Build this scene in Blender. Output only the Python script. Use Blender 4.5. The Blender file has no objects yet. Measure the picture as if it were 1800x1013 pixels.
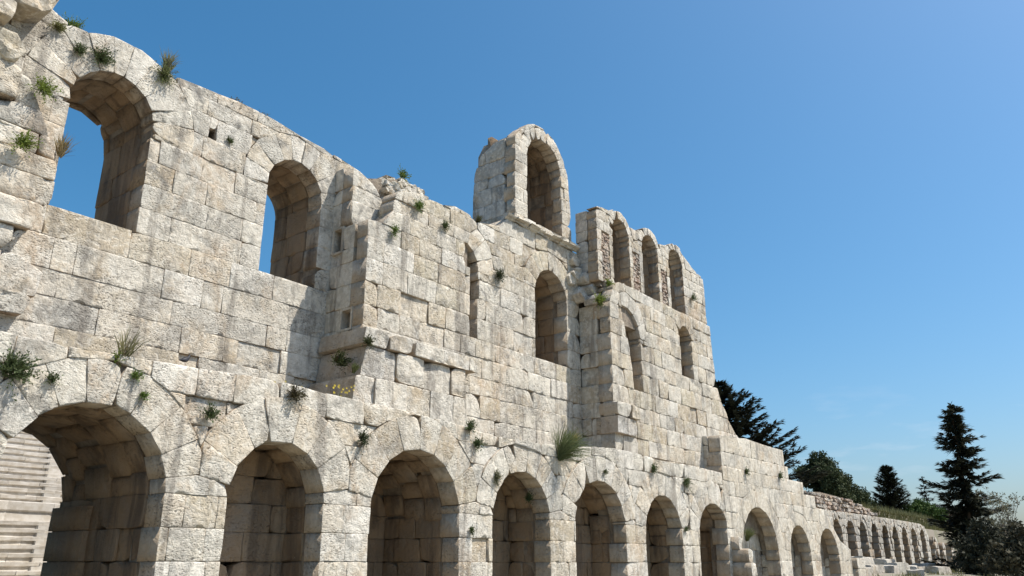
import bpy, math, random
from mathutils import Vector, noise, Matrix
from mathutils.geometry import delaunay_2d_cdt

R = math.radians
scene = bpy.context.scene
COL = scene.collection

# ------------------------------------------------------------------ camera
cam_d = bpy.data.cameras.new('camera'); cam = bpy.data.objects.new('camera', cam_d); COL.objects.link(cam)
cam.location = (0.0, -18.0, 1.6)
cam.rotation_euler = (R(90 + 18.70), 0, R(38.2 - 90))
cam_d.sensor_width = 36.0; cam_d.lens = 36.0 * 1430 / 1800; cam_d.clip_start = 0.1; cam_d.clip_end = 6000
scene.camera = cam

# ------------------------------------------------------------------ sky and sun
SUN_TO = Vector((0.72, -1.0, 0.0)).normalized()
SUN_EL = R(58)
world = bpy.data.worlds.new('World'); scene.world = world; world.use_nodes = True
wn = world.node_tree.nodes; wl = world.node_tree.links; wn.clear()
w_out = wn.new('ShaderNodeOutputWorld'); w_bg = wn.new('ShaderNodeBackground'); w_sky = wn.new('ShaderNodeTexSky')
w_sky.sky_type = 'NISHITA'; w_sky.sun_disc = False; w_sky.sun_elevation = SUN_EL
w_sky.sun_rotation = math.atan2(SUN_TO.x, SUN_TO.y)
w_sky.altitude = 100; w_sky.air_density = 1.0; w_sky.dust_density = 2.6; w_sky.ozone_density = 5.0
w_hs = wn.new('ShaderNodeHueSaturation'); w_hs.inputs['Saturation'].default_value = 1.28; w_hs.inputs['Hue'].default_value = .487
w_bg.inputs['Strength'].default_value = 0.135
wl.new(w_sky.outputs[0], w_hs.inputs['Color']); w_tc = wn.new('ShaderNodeTexCoord'); w_sep = wn.new('ShaderNodeSeparateXYZ'); wl.new(w_tc.outputs['Generated'], w_sep.inputs[0])
w_map = wn.new('ShaderNodeMapping'); w_map.inputs['Scale'].default_value = (1.0, 1.0, 4.0); wl.new(w_tc.outputs['Generated'], w_map.inputs[0])
w_no = wn.new('ShaderNodeTexNoise'); w_no.inputs['Scale'].default_value = 9.0; w_no.inputs['Detail'].default_value = 6.0; w_no.inputs['Roughness'].default_value = .55; wl.new(w_map.outputs[0], w_no.inputs['Vector'])
w_r1 = wn.new('ShaderNodeMapRange'); w_r1.inputs[1].default_value = .60; w_r1.inputs[2].default_value = .80; wl.new(w_no.outputs[0], w_r1.inputs[0])
w_r2 = wn.new('ShaderNodeMapRange'); w_r2.inputs[1].default_value = .22; w_r2.inputs[2].default_value = .12; wl.new(w_sep.outputs[2], w_r2.inputs[0])
w_mu = wn.new('ShaderNodeMath'); w_mu.operation = 'MULTIPLY'; wl.new(w_r1.outputs[0], w_mu.inputs[0]); wl.new(w_r2.outputs[0], w_mu.inputs[1])
w_m2 = wn.new('ShaderNodeMath'); w_m2.operation = 'MULTIPLY'; w_m2.inputs[1].default_value = .28; wl.new(w_mu.outputs[0], w_m2.inputs[0])
w_mix = wn.new('ShaderNodeMix'); w_mix.data_type = 'RGBA'; wl.new(w_m2.outputs[0], w_mix.inputs[0]); wl.new(w_hs.outputs[0], w_mix.inputs[6]); w_mix.inputs[7].default_value = (5.2, 5.5, 6.0, 1)
wl.new(w_mix.outputs[2], w_bg.inputs[0]); wl.new(w_bg.outputs[0], w_out.inputs[0])
sun_d = bpy.data.lights.new('sun', 'SUN'); sun = bpy.data.objects.new('sun', sun_d); COL.objects.link(sun)
sun_d.energy = 5.0; sun_d.angle = R(0.5); sun_d.color = (1.0, 0.94, 0.85)
sun_dir = Vector((SUN_TO.x * math.cos(SUN_EL), SUN_TO.y * math.cos(SUN_EL), math.sin(SUN_EL)))
sun.rotation_euler = sun_dir.to_track_quat('Z', 'Y').to_euler(); sun.location = (40, -60, 80)
vs = scene.view_settings
vs.view_transform = 'Standard'; vs.look = 'None'; vs.exposure = 0.30; vs.gamma = 1.0
scene.render.engine = 'CYCLES'
scene.cycles.max_bounces = 6; scene.cycles.diffuse_bounces = 4; scene.cycles.transparent_max_bounces = 4

# ------------------------------------------------------------------ materials
def new_mat(name):
    m = bpy.data.materials.new(name); m.use_nodes = True
    nt = m.node_tree; nt.nodes.clear()
    out = nt.nodes.new('ShaderNodeOutputMaterial'); b = nt.nodes.new('ShaderNodeBsdfPrincipled')
    nt.links.new(b.outputs[0], out.inputs[0])
    return m, nt, b, out
class G:
    def __init__(s, nt): s.nt = nt
    def n(s, t, **k):
        o = s.nt.nodes.new(t)
        for a, v in k.items(): setattr(o, a, v)
        return o
    def put(s, sock, v):
        if hasattr(v, 'is_output'): s.nt.links.new(v, sock)
        else: sock.default_value = v
    def noise(s, vec, scale, detail=4, rough=.55, dist=0.):
        o = s.n('ShaderNodeTexNoise'); s.put(o.inputs['Vector'], vec)
        o.inputs['Scale'].default_value = scale; o.inputs['Detail'].default_value = detail
        o.inputs['Roughness'].default_value = rough; o.inputs['Distortion'].default_value = dist
        return o.outputs[0]
    def ramp(s, v, a, b):
        o = s.n('ShaderNodeMapRange'); o.interpolation_type = 'SMOOTHSTEP'
        s.put(o.inputs[0], v); o.inputs[1].default_value = a; o.inputs[2].default_value = b
        return o.outputs[0]
    def math(s, op, a, b=0.):
        o = s.n('ShaderNodeMath', operation=op); s.put(o.inputs[0], a); s.put(o.inputs[1], b); return o.outputs[0]
    def vmath(s, op, a, b):
        o = s.n('ShaderNodeVectorMath', operation=op); s.put(o.inputs[0], a); s.put(o.inputs[1], b); return o.outputs[0]
    def mix(s, f, a, b, mode='MIX'):
        o = s.n('ShaderNodeMix', data_type='RGBA', blend_type=mode)
        s.put(o.inputs[0], f); s.put(o.inputs[6], a); s.put(o.inputs[7], b); return o.outputs[2]

def rgb(r, g, b): return (r, g, b, 1.0)

def make_limestone(name, streak=0., grime=.74, patina=0., skin=(.40, .305, .21)):
    m, nt, b, out = new_mat(name); g = G(nt)
    oi = g.n('ShaderNodeObjectInfo'); geo = g.n('ShaderNodeNewGeometry')
    P = geo.outputs['Position']
    sh = g.n('ShaderNodeCombineXYZ')
    for i, k in enumerate((37., 91., 53.)): g.put(sh.inputs[i], g.math('MULTIPLY', oi.outputs['Random'], k))
    Q = g.vmath('ADD', P, sh.outputs[0])
    n_reg = g.noise(Q, .85, 3, .5)
    pit_amt = g.math('MULTIPLY', oi.outputs['Alpha'], g.math('ADD', g.math('MULTIPLY', g.ramp(n_reg, .40, .60), .88), .12))
    n_med = g.noise(Q, 1.5, 5, .6)
    n_och = g.noise(Q, .75, 5, .6, .4)
    n_gry = g.noise(P, .8, 7, .72, .4)
    n_fine = g.noise(g.vmath('MULTIPLY', P, (1., 1., 1.7)), 13, 4, .62, .5)
    n_mic = g.noise(P, 46, 3, .6)
    n_blot = g.noise(P, 5.5, 4, .65, .5)
    bl = 0.18 if streak > .5 else 1.0
    c = g.mix(g.math('MULTIPLY', g.ramp(n_med, .42, .68), .55 * bl), oi.outputs['Color'], rgb(.66, .61, .52))
    c = g.mix(g.math('MULTIPLY', g.ramp(n_och, .51, .72), .72), c, rgb(.46, .355, .225))
    n_mot = g.noise(P, 1.9, 8, .76, .3)
    c = g.mix(g.math('MULTIPLY', g.ramp(n_mot, .49, .63), .36), c, rgb(.37, .32, .25))
    n_rus = g.noise(g.vmath('MULTIPLY', P, (1., 1., .6)), .42, 7, .7, .5)
    c = g.mix(g.math('MULTIPLY', g.ramp(n_rus, .53, .67), .58), c, rgb(.42, .29, .17))
    r2 = g.math('FRACT', g.math('MULTIPLY', oi.outputs['Random'], 13.7))
    c = g.mix(g.math('MULTIPLY', g.ramp(n_gry, .47, .66), g.math('ADD', g.math('MULTIPLY', g.ramp(r2, .70, .90), .4), grime - .12)), c, rgb(.22, .21, .19))
    c = g.mix(g.math('MULTIPLY', g.ramp(n_blot, .50, .68), .26), c, rgb(.34, .31, .26))
    c = g.mix(g.math('MULTIPLY', g.ramp(n_blot, .54, .34), .46 * bl), c, rgb(.77, .73, .64))
    n_run = g.noise(g.vmath('MULTIPLY', P, (1.3, 1.3, .16)), 1.0, 6, .68, .2)
    c = g.mix(g.math('MULTIPLY', g.ramp(n_run, .53, .66), .62), c, rgb(.19, .17, .145))
    if patina:                                      # golden brown skin on faces the rain never washed
        c = g.mix(g.math('ADD', g.math('MULTIPLY', g.ramp(n_och, .35, .65), .3), patina), c, rgb(*skin))
    if streak:
        n_st = g.noise(g.vmath('MULTIPLY', P, (1.6, 1.6, .22)), 1.0, 5, .6, .3)
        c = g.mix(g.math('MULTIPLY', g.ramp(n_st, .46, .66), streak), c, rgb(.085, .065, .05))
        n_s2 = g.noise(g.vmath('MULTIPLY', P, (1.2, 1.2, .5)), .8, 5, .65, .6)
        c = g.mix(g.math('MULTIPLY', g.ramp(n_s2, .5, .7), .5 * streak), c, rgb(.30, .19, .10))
    pits = g.math('MULTIPLY', g.ramp(n_fine, .425, .335), pit_amt)
    c = g.mix(g.math('MULTIPLY', pits, .75), c, rgb(.13, .115, .10))
    c = g.mix(g.math('MULTIPLY', g.ramp(n_mic, .42, .30), .16), c, rgb(.22, .20, .17))
    g.put(b.inputs['Base Color'], c)
    b.inputs['Roughness'].default_value = .92
    b.inputs['Specular IOR Level'].default_value = .18
    h = g.math('ADD', g.math('MULTIPLY', n_fine, g.math('ADD', g.math('MULTIPLY', pit_amt, .8), .15)), g.math('MULTIPLY', n_mic, .18))
    h = g.math('SUBTRACT', h, g.math('MULTIPLY', pits, .55))
    h = g.math('ADD', h, g.math('MULTIPLY', n_blot, .9))
    bp = g.n('ShaderNodeBump'); bp.inputs['Strength'].default_value = 1.0; bp.inputs['Distance'].default_value = .06
    g.put(bp.inputs['Height'], h); g.put(b.inputs['Normal'], bp.outputs[0])
    return m

M_STONE = make_limestone('weathered_limestone')
M_INNER = make_limestone('stained_shaded_limestone', streak=.65, grime=.80, patina=.4, skin=(.32, .215, .125))  # stain and patina, with the shade of the interiors also put into the colour
M_SIDE = make_limestone('patinated_limestone', streak=.25, grime=.35, patina=.45)
SIDE = [M_SIDE]

def make_core():
    m, nt, b, out = new_mat('mortar_fill'); g = G(nt)
    P = g.n('ShaderNodeNewGeometry').outputs['Position']
    n1 = g.noise(P, 3, 6, .65); n2 = g.noise(P, 14, 5, .65)
    c = g.mix(g.ramp(n1, .4, .65), rgb(.30, .25, .19), rgb(.19, .155, .12))
    g.put(b.inputs['Base Color'], c); b.inputs['Roughness'].default_value = .95
    bp = g.n('ShaderNodeBump'); bp.inputs['Strength'].default_value = .9; bp.inputs['Distance'].default_value = .08
    g.put(bp.inputs['Height'], g.math('ADD', n1, n2)); g.put(b.inputs['Normal'], bp.outputs[0])
    return m
M_CORE = make_core()

def make_tint(name, rough=.8, var=.5, scale=3., transl=0., dark=(.5, .5, .5)):
    """object colour broken up by noise"""
    m, nt, b, out = new_mat(name); g = G(nt)
    oi = g.n('ShaderNodeObjectInfo'); P = g.n('ShaderNodeNewGeometry').outputs['Position']
    n1 = g.noise(P, scale, 4, .6)
    d = g.mix(1.0, oi.outputs['Color'], rgb(*dark), 'MULTIPLY')
    c = g.mix(g.math('MULTIPLY', g.ramp(n1, .38, .64), var), oi.outputs['Color'], d)
    g.put(b.inputs['Base Color'], c); b.inputs['Roughness'].default_value = rough
    b.inputs['Specular IOR Level'].default_value = .2
    if transl:
        t = g.n('ShaderNodeBsdfTranslucent'); g.put(t.inputs[0], c)
        mx = g.n('ShaderNodeMixShader'); mx.inputs[0].default_value = transl
        nt.links.new(b.outputs[0], mx.inputs[1]); nt.links.new(t.outputs[0], mx.inputs[2]); nt.links.new(mx.outputs[0], out.inputs[0])
    return m
M_LEAF = make_tint('leaf', .6, .55, 9., .25, (.45, .5, .4))
M_NEEDLE = make_tint('needle', .75, .7, 1.2, .12, (.4, .42, .38))
M_BARK = make_tint('bark', .9, .6, 6.)
M_BIRD = make_tint('feather', .5, .4, 30.)
M_MARBLE = make_tint('seat_marble', .8, .6, 3.5, 0., (.70, .65, .57))
M_FLOWER = make_tint('petal', .6, .2, 9.)

def make_ground():
    m, nt, b, out = new_mat('dusty_ground'); g = G(nt)
    P = g.n('ShaderNodeNewGeometry').outputs['Position']
    n1 = g.noise(P, .25, 6, .6); n2 = g.noise(P, 4, 6, .65); n3 = g.noise(P, 30, 4, .6)
    c = g.mix(g.ramp(n1, .4, .62), rgb(.25, .215, .17), rgb(.17, .165, .10))
    c = g.mix(g.math('MULTIPLY', g.ramp(n2, .45, .7), .5), c, rgb(.32, .29, .24))
    g.put(b.inputs['Base Color'], c); b.inputs['Roughness'].default_value = .95
    bp = g.n('ShaderNodeBump'); bp.inputs['Strength'].default_value = .7; bp.inputs['Distance'].default_value = .05
    g.put(bp.inputs['Height'], g.math('ADD', n2, g.math('MULTIPLY', n3, .4))); g.put(b.inputs['Normal'], bp.outputs[0])
    return m
M_GROUND = make_ground()

# ------------------------------------------------------------------ object helpers
def link(o, parent=None):
    COL.objects.link(o)
    if parent is not None: o.parent = parent
    return o
def tag(o, label=None, cat=None, group=None, kind=None):
    if label: o['label'] = label
    if cat: o['category'] = cat
    if group: o['group'] = group
    if kind: o['kind'] = kind
    return o
def empty(name, loc=(0, 0, 0), parent=None):
    o = bpy.data.objects.new(name, None); o.location = loc; o.empty_display_size = .3
    return link(o, parent)
def mesh_obj(name, verts, faces, mat, parent=None, color=None, smooth=True, origin=None):
    """verts in world coordinates; the object's origin is put at `origin` (default: centre of the base)"""
    if origin is None:
        xs = [v[0] for v in verts]; ys = [v[1] for v in verts]; zs = [v[2] for v in verts]
        origin = ((min(xs) + max(xs)) / 2, (min(ys) + max(ys)) / 2, min(zs))
    ox, oy, oz = origin
    me = bpy.data.meshes.new(name)
    me.from_pydata([(v[0] - ox, v[1] - oy, v[2] - oz) for v in verts], [], faces)
    if smooth: me.polygons.foreach_set('use_smooth', [True] * len(me.polygons))
    me.materials.append(mat); me.update()
    o = bpy.data.objects.new(name, me); link(o, parent)
    pw = parent.matrix_world.translation if False else None
    px = py = pz = 0.
    q = parent
    while q is not None:
        px += q.location.x; py += q.location.y; pz += q.location.z; q = q.parent
    o.location = (ox - px, oy - py, oz - pz)
    if color: o.color = color
    return o

# ------------------------------------------------------------------ plane frames and polygons
class Frame:
    def __init__(s, O, U, V, N): s.O, s.U, s.V, s.N = Vector(O), Vector(U), Vector(V), Vector(N)
    def w(s, u, v, n=0.): return s.O + s.U * u + s.V * v + s.N * n
def front(y): return Frame((0, y, 0), (1, 0, 0), (0, 0, 1), (0, -1, 0))     # u = x, v = z, faces the viewer
def leftf(x): return Frame((x, 0, 0), (0, -1, 0), (0, 0, 1), (-1, 0, 0))    # u = -y, v = z, faces -x

def area(p): return .5 * sum(p[i][0] * p[(i + 1) % len(p)][1] - p[(i + 1) % len(p)][0] * p[i][1] for i in range(len(p)))
def ccw(p): return p if area(p) > 0 else p[::-1]
def rect(x0, x1, z0, z1): return [(x0, z0), (x1, z0), (x1, z1), (x0, z1)]
def inside(pt, poly):
    x, y = pt; r = False; n = len(poly); j = n - 1
    for i in range(n):
        xi, yi = poly[i]; xj, yj = poly[j]
        if (yi > y) != (yj > y) and x < (xj - xi) * (y - yi) / (yj - yi) + xi: r = not r
        j = i
    return r
def bbox(p):
    xs = [a for a, _ in p]; ys = [b for _, b in p]; return min(xs), max(xs), min(ys), max(ys)
def arch(cx, r, spring, bottom, seg=20, left=None, right=None):
    """opening: straight jambs and a round head"""
    p = [(cx - r if left is None else left, bottom), (cx + r if right is None else right, bottom)]
    for i in range(seg + 1):
        a = math.pi * i / seg; p.append((cx + r * math.cos(a), spring + r * math.sin(a)))
    return p
def sector(cx, cz, r, a0, a1, seg=20):
    return [(cx, cz)] + [(cx + r * math.cos(R(a0 + (a1 - a0) * i / seg)), cz + r * math.sin(R(a0 + (a1 - a0) * i / seg))) for i in range(seg + 1)]

def loops_of(tris):
    ed = set()
    for t in tris:
        for i in range(3): ed.add((t[i], t[(i + 1) % 3]))
    nxt = {}
    for a, b in ed:
        if (b, a) not in ed: nxt.setdefault(a, []).append(b)
    loops = []
    while nxt:
        s = next(iter(nxt)); lp = [s]; cur = s
        while True:
            lst = nxt.get(cur)
            if not lst: break
            b = lst.pop()
            if not lst: del nxt[cur]
            if b == s: break
            lp.append(b); cur = b
        if len(lp) >= 3: loops.append(lp)
    return loops

def clip(poly, keep=(), cuts=(), raw=False):
    """pieces of poly inside every polygon of keep and outside every polygon of cuts"""
    allp = [ccw(poly)] + [ccw(k) for k in keep] + [ccw(c) for c in cuts]
    vs_, fs = [], []
    for p in allp:
        s = len(vs_); vs_ += [Vector(q) for q in p]; fs.append(list(range(s, s + len(p))))
    ov, oe, of, _, _, orf = delaunay_2d_cdt(vs_, [], fs, 0, 1e-4, True)
    need = set(range(1 + len(keep))); bad = set(range(1 + len(keep), len(allp)))
    tris = [f for f, o in zip(of, orf) if need <= set(o) and not (bad & set(o))]
    if raw: return ov, tris
    res = []
    for lp in loops_of(tris):
        p = [tuple(ov[i]) for i in lp]
        q = []
        n = len(p)
        for i in range(n):
            a, b, c = p[i - 1], p[i], p[(i + 1) % n]
            cr = (b[0] - a[0]) * (c[1] - b[1]) - (b[1] - a[1]) * (c[0] - b[0])
            if abs(cr) > 2e-4: q.append(b)
        if len(q) >= 3 and area(q) > .025: res.append(q)
    return res

def prism(name, frame, poly, depth, mat, parent, keep=(), cuts=(), color=None):
    """plain extruded polygon with holes (wall cores, slabs)"""
    ov, tris = clip(poly, keep, cuts, raw=True)
    n = len(ov); ed = set()
    for t in tris:
        for i in range(3): ed.add((t[i], t[(i + 1) % 3]))
    faces = [tuple(t) for t in tris] + [tuple(i + n for i in t[::-1]) for t in tris]
    faces += [(b, a, a + n, b + n) for a, b in ed if (b, a) not in ed]
    verts = [frame.w(v[0], v[1], 0) for v in ov] + [frame.w(v[0], v[1], -depth) for v in ov]
    return mesh_obj(name, verts, faces, mat, parent, color, smooth=False)

# ------------------------------------------------------------------ one hewn, worn stone
NBLOCK = [0]
def block(name, parent, fr, poly, depth, mat, rng, color, rough=.5, n0=0., wear=1., step=.26, gap=.0012, bev=.0035, side=True):
    NBLOCK[0] += 1
    poly = ccw(poly)
    A = area(poly)
    if A < .03: return None
    if A < .35: step = min(step, .17)
    so = Vector((rng.uniform(-90, 90), rng.uniform(-90, 90), rng.uniform(-90, 90)))
    n = len(poly); pts = []
    for i in range(n):
        a, b = poly[i], poly[(i + 1) % n]; z = poly[i - 1]
        dx, dy = b[0] - a[0], b[1] - a[1]; L = math.hypot(dx, dy)
        if L < 1e-5: continue
        en = (-dy / L, dx / L)
        pdx, pdy = a[0] - z[0], a[1] - z[1]; pl = math.hypot(pdx, pdy) or 1.
        pn = (-pdy / pl, pdx / pl)
        bx, by = en[0] + pn[0], en[1] + pn[1]; bl = math.hypot(bx, by)
        turn = pdx * dy - pdy * dx
        corner = abs(turn) / (pl * L) > .35
        k = min(1.4, 2. / max(bl, .5)) if bl > .1 else 1.
        nrm = (bx / bl * k, by / bl * k) if bl > .1 else en
        pts.append((a, nrm, corner and turn > 0))
        m = max(1, round(L / step))
        for j in range(1, m):
            t = (j + rng.uniform(-.25, .25)) / m
            pts.append(((a[0] + dx * t, a[1] + dy * t), en, False))
    chips = [(rng.choice(pts)[0], rng.uniform(.10, .34), rng.uniform(.02, .085) * wear) for _ in range(rng.choice((0, 0, 1, 1, 2)) if wear < 1.3 else rng.choice((1, 2, 3)))]
    if wear > .5 and rng.random() < .10 * min(wear, 1.4): chips.append((rng.choice([q[0] for q in pts if q[2]] or [pts[0][0]]), rng.uniform(.25, .5), rng.uniform(.06, .16)))
    x0, x1, y0, y1 = bbox(poly); mind = min(x1 - x0, y1 - y0)
    lim = mind * .22
    B, ring = [], []
    for p, nr, cn in pts:
        nz = noise.noise(Vector((p[0] * 3.1, p[1] * 3.1, 0)) + so)
        ins = gap + wear * max(0., -.002 + .015 * nz)
        if cn: ins += wear * rng.uniform(.0, .035) * rng.random()
        for cp, cr, ca in chips:
            d = math.hypot(p[0] - cp[0], p[1] - cp[1])
            if d < cr: ins += ca * (1 - d / cr)
        ins = min(ins, lim)
        B.append((p[0] + nr[0] * ins, p[1] + nr[1] * ins))
        rg = min(.012 + .010 * wear, mind * .2)
        ring.append((p[0] + nr[0] * (ins + rg), p[1] + nr[1] * (ins + rg)))
    nb = len(B)
    allp = list(B)
    for q in ring:
        if inside(q, B): allp.append(q)
    gx, gy = max(1, int((x1 - x0) / step)), max(1, int((y1 - y0) / step))
    for i in range(gx):
        for j in range(gy):
            q = (x0 + (i + .5 + rng.uniform(-.3, .3)) * (x1 - x0) / gx, y0 + (j + .5 + rng.uniform(-.3, .3)) * (y1 - y0) / gy)
            if inside(q, B) and all((q[0] - r[0]) ** 2 + (q[1] - r[1]) ** 2 > .0036 for r in ring): allp.append(q)
    ov, oe, of, orv, _, _ = delaunay_2d_cdt([Vector(q) for q in allp], [(i, (i + 1) % nb) for i in range(nb)], [list(range(nb))], 1, 1e-5, True)
    if not of: return None
    ed = set()
    for t in of:
        for i in range(len(t)): ed.add((t[i], t[(i + 1) % len(t)]))
    be = [(a, b) for a, b in ed if (b, a) not in ed]
    bset = {a for a, _ in be}
    tl = (rng.gauss(0, .012) * rough, rng.gauss(0, .012) * rough)
    cx, cy = (x0 + x1) / 2, (y0 + y1) / 2
    verts = []
    for i, v in enumerate(ov):
        p3 = Vector((v[0], v[1], 0)) + so
        h = n0 + rough * (.030 * noise.noise(p3 * .9) + .034 * noise.noise(p3 * 2.6) + .020 * noise.noise(p3 * 6.5))
        if name == 'rubble_stone': h += .055 * noise.noise(p3 * 5.) + .04 * noise.noise(p3 * 11.)
        h += tl[0] * (v[0] - cx) + tl[1] * (v[1] - cy)
        for cp, cr, ca in chips:
            d = math.hypot(v[0] - cp[0], v[1] - cp[1])
            if d < cr * 1.2: h -= ca * .9 * (1 - d / (cr * 1.2))
        if i in bset: h -= bev * (.6 + wear * (.5 + .7 * noise.noise(p3 * 3.3)))
        verts.append(fr.w(v[0], v[1], h))
    nv = len(verts); back = {}
    for a in bset:
        back[a] = len(verts); v = ov[a]; verts.append(fr.w(v[0], v[1], n0 - depth))
    faces = [tuple(t) for t in of] + [(b, a, back[a], back[b]) for a, b in be]
    o = mesh_obj(name, verts, faces, mat, parent, color, smooth=name not in ('rubble_stone', 'plinth_block'))
    if mat is M_STONE and name != 'rubble_stone' and side:
        o.data.materials.append(SIDE[0])
        o.data.polygons.foreach_set('material_index', [0] * len(of) + [1] * len(be))
    return o

PAL_WHITE = [(.66, .615, .52), (.64, .59, .495), (.68, .64, .56), (.60, .54, .44), (.62, .54, .42), (.57, .535, .46), (.65, .60, .505), (.53, .495, .425)]
PAL_WARM = [(.57, .505, .395), (.54, .465, .345), (.50, .425, .31), (.58, .53, .435), (.55, .50, .41), (.46, .385, .28), (.58, .54, .455), (.54, .475, .35)]
PAL_GREY = [(.50, .48, .44), (.47, .44, .40), (.53, .50, .46), (.44, .42, .38)]
PAL_INNER = [(.26, .20, .14), (.22, .165, .115), (.29, .23, .165), (.24, .195, .14), (.19, .14, .095)]  # stained browns, darkened further to carry the shade inside openings
PAL_CREAM = [(.59, .535, .435), (.57, .515, .415), (.61, .56, .47), (.56, .495, .39)]
def pick(rng, pal, pit=.8):
    c = rng.choice(pal); k = rng.uniform(.93, 1.06)
    return (c[0] * k, c[1] * k, c[2] * k, max(0., min(1., pit * rng.uniform(.7, 1.2))))

def courses(parent, fr, zs, x0, x1, rng, pal, mat, outline=None, cuts=(), wid=(.9, 1.9), depth=.75, rough=.5, wear=1., joints=None,
            pit=.8, jut=.007, name='stone_block', gap=.0012, n0=0., bev=.0035, zj=.012, step=.26):
    """coursed masonry laid between x0 and x1, cut to the outline and round the openings"""
    cb = [bbox(c) for c in cuts]
    for i in range(len(zs) - 1):
        za, zb = zs[i], zs[i + 1]
        js = (joints or {}).get(i)
        if js: xs = [x0] + [j for j in js if x0 < j < x1] + [x1]
        else:
            xs = [x0]; x = x0 + rng.uniform(.35, 1.) * wid[1]
            while x < x1 - wid[0] * .45:
                xs.append(x); x += rng.uniform(*wid)
            xs.append(x1)
        for c, q in zip(cuts, cb):                  # joints follow the sides of square holes
            if len(c) == 4 and q[2] < zb - .02 and q[3] > za + .02 and q[1] > x0 and q[0] < x1:
                xs = sorted([x for x in xs if min(abs(x - q[0]), abs(x - q[1])) > .18 and not q[0] < x < q[1] or x in (x0, x1)] + [x for x in q[:2] if x0 < x < x1])
        for a, b in zip(xs[:-1], xs[1:]):
            d1, d2, d3, d4 = (rng.uniform(-zj, zj) for _ in range(4))
            s1, s2 = 0, 0
            poly = [(a, za), (b, za), (b, zb), (a, zb)]
            k = [outline] if outline and not (all(inside(q, outline) for q in poly) and not any(a - .01 < o[0] < b + .01 and za - .01 < o[1] < zb + .01 for o in outline)) else []
            cc = [c for c, q in zip(cuts, cb) if q[0] < b and q[1] > a and q[2] < zb and q[3] > za]
            ps = clip(poly, k, cc) if (k or cc) else [poly]
            for p in ps:
                bx = bbox(p)
                if bx[1] - bx[0] < .10 or bx[3] - bx[2] < .08: continue
                nn = n0 - (rng.uniform(.03, .09) if rng.random() < .05 * wear else 0.)
                dd = depth * rng.uniform(.8, 1.15) if not isinstance(depth, tuple) else rng.choice(depth)
                block(name, parent, fr, p, dd, mat, rng, pick(rng, pal, pit), rough, nn + rng.gauss(0, jut), wear, step, gap, bev)

def ring(parent, fr, cx, cz, r0, r1, a0, a1, n, rng, pal, mat, keep=(), cuts=(), depth=.75, rough=.4, wear=1., pit=.8, jut=.01, n0=0., step=.26, gap=.0012, jitter=.18, bev=.0035):
    """voussoirs of an arch, each stone its own piece"""
    cutsA = [a0 + (a1 - a0) * (i + (rng.uniform(-jitter, jitter) if 0 < i < n else 0)) / n for i in range(n + 1)]
    for b0, b1 in zip(cutsA[:-1], cutsA[1:]):
        k = max(2, int((b1 - b0) / 8))
        rr = r1 + rng.uniform(-.03, .03)
        p = [(cx + r0 * math.cos(R(b0 + (b1 - b0) * i / k)), cz + r0 * math.sin(R(b0 + (b1 - b0) * i / k))) for i in range(k, -1, -1)]
        p += [(cx + rr * math.cos(R(b0 + (b1 - b0) * i / k)), cz + rr * math.sin(R(b0 + (b1 - b0) * i / k))) for i in range(k + 1)]
        for q in (clip(p, keep, cuts) if (keep or cuts) else [p]):
            bx = bbox(q)
            if bx[1] - bx[0] < .08: continue
            block('arch_stone', parent, fr, q, depth * rng.uniform(.92, 1.05), mat, rng, pick(rng, pal, pit), rough, n0 + rng.gauss(0, jut), wear, step, gap, bev)

def jamb(parent, x, ya, yb, zs, rng, pal=PAL_INNER, mat=None, thick=.4, wid=(.7, 1.3), rough=.35, pit=.3):
    """blocks lining the side of an opening that faces -x"""
    courses(parent, leftf(x), zs, -yb, -ya, rng, pal, mat or M_INNER, depth=thick, wid=wid, rough=rough * 1.8, wear=1.2, pit=pit, jut=.012, step=.4)

# ------------------------------------------------------------------ ground
def ground_sheet():
    xs = [-1500, -300, -60, -20, 0, 20, 40, 52, 58, 62, 66, 72, 80, 90, 100, 112, 125, 145, 170, 220, 300, 600, 1500, 4000]
    ys = [-3000, -600, -150, -60, -30, -18, -12, -8, -4, -1, 2, 5.6, 6.4, 8.8, 9.4, 14, 22, 40, 90, 200, 600, 3000]
    def hz(x, y):
        t = max(0., min(1., (x - 58) / 10.)); s = max(0., min(1., (x - 4000) / -10.))
        z = 0.
        z += .9 * max(0., min(1., (x - 56) / 8)) * max(0., min(1., (y + 9) / 6))
        if x > 60:
            far = max(0., min(1., (200 - y) / 100.))
            if y >= 6.4: z = 5.6
            if y >= 9.4: z = 7.4 + (y - 9.4) * .10 * far if y < 100 else 7.4
            if y >= 200: z = 0
            if x > 150: z *= max(0., 1 - (x - 150) / 150.)
        if z == 0: z = 0.
        return z + .05 * noise.noise(Vector((x * .13, y * .13, 3.)))
    V, F = [], []
    for y in ys:
        for x in xs: V.append((x, y, hz(x, y)))
    nx = len(xs)
    for j in range(len(ys) - 1):
        for i in range(nx - 1):
            a = j * nx + i; F.append((a, a + 1, a + nx + 1, a + nx))
    return tag(mesh_obj('ground', V, F, M_GROUND, None, smooth=False, origin=(0, 0, 0)), kind='structure')
ground_sheet()

# ------------------------------------------------------------------ the ruined theatre
ruin = tag(empty('ruined_theatre'), 'pale limestone ruin with tiers of round arches and a jagged top', 'ruin')
PINT = [-.6, .15, .90, 1.64, 2.38, 3.12]

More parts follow.
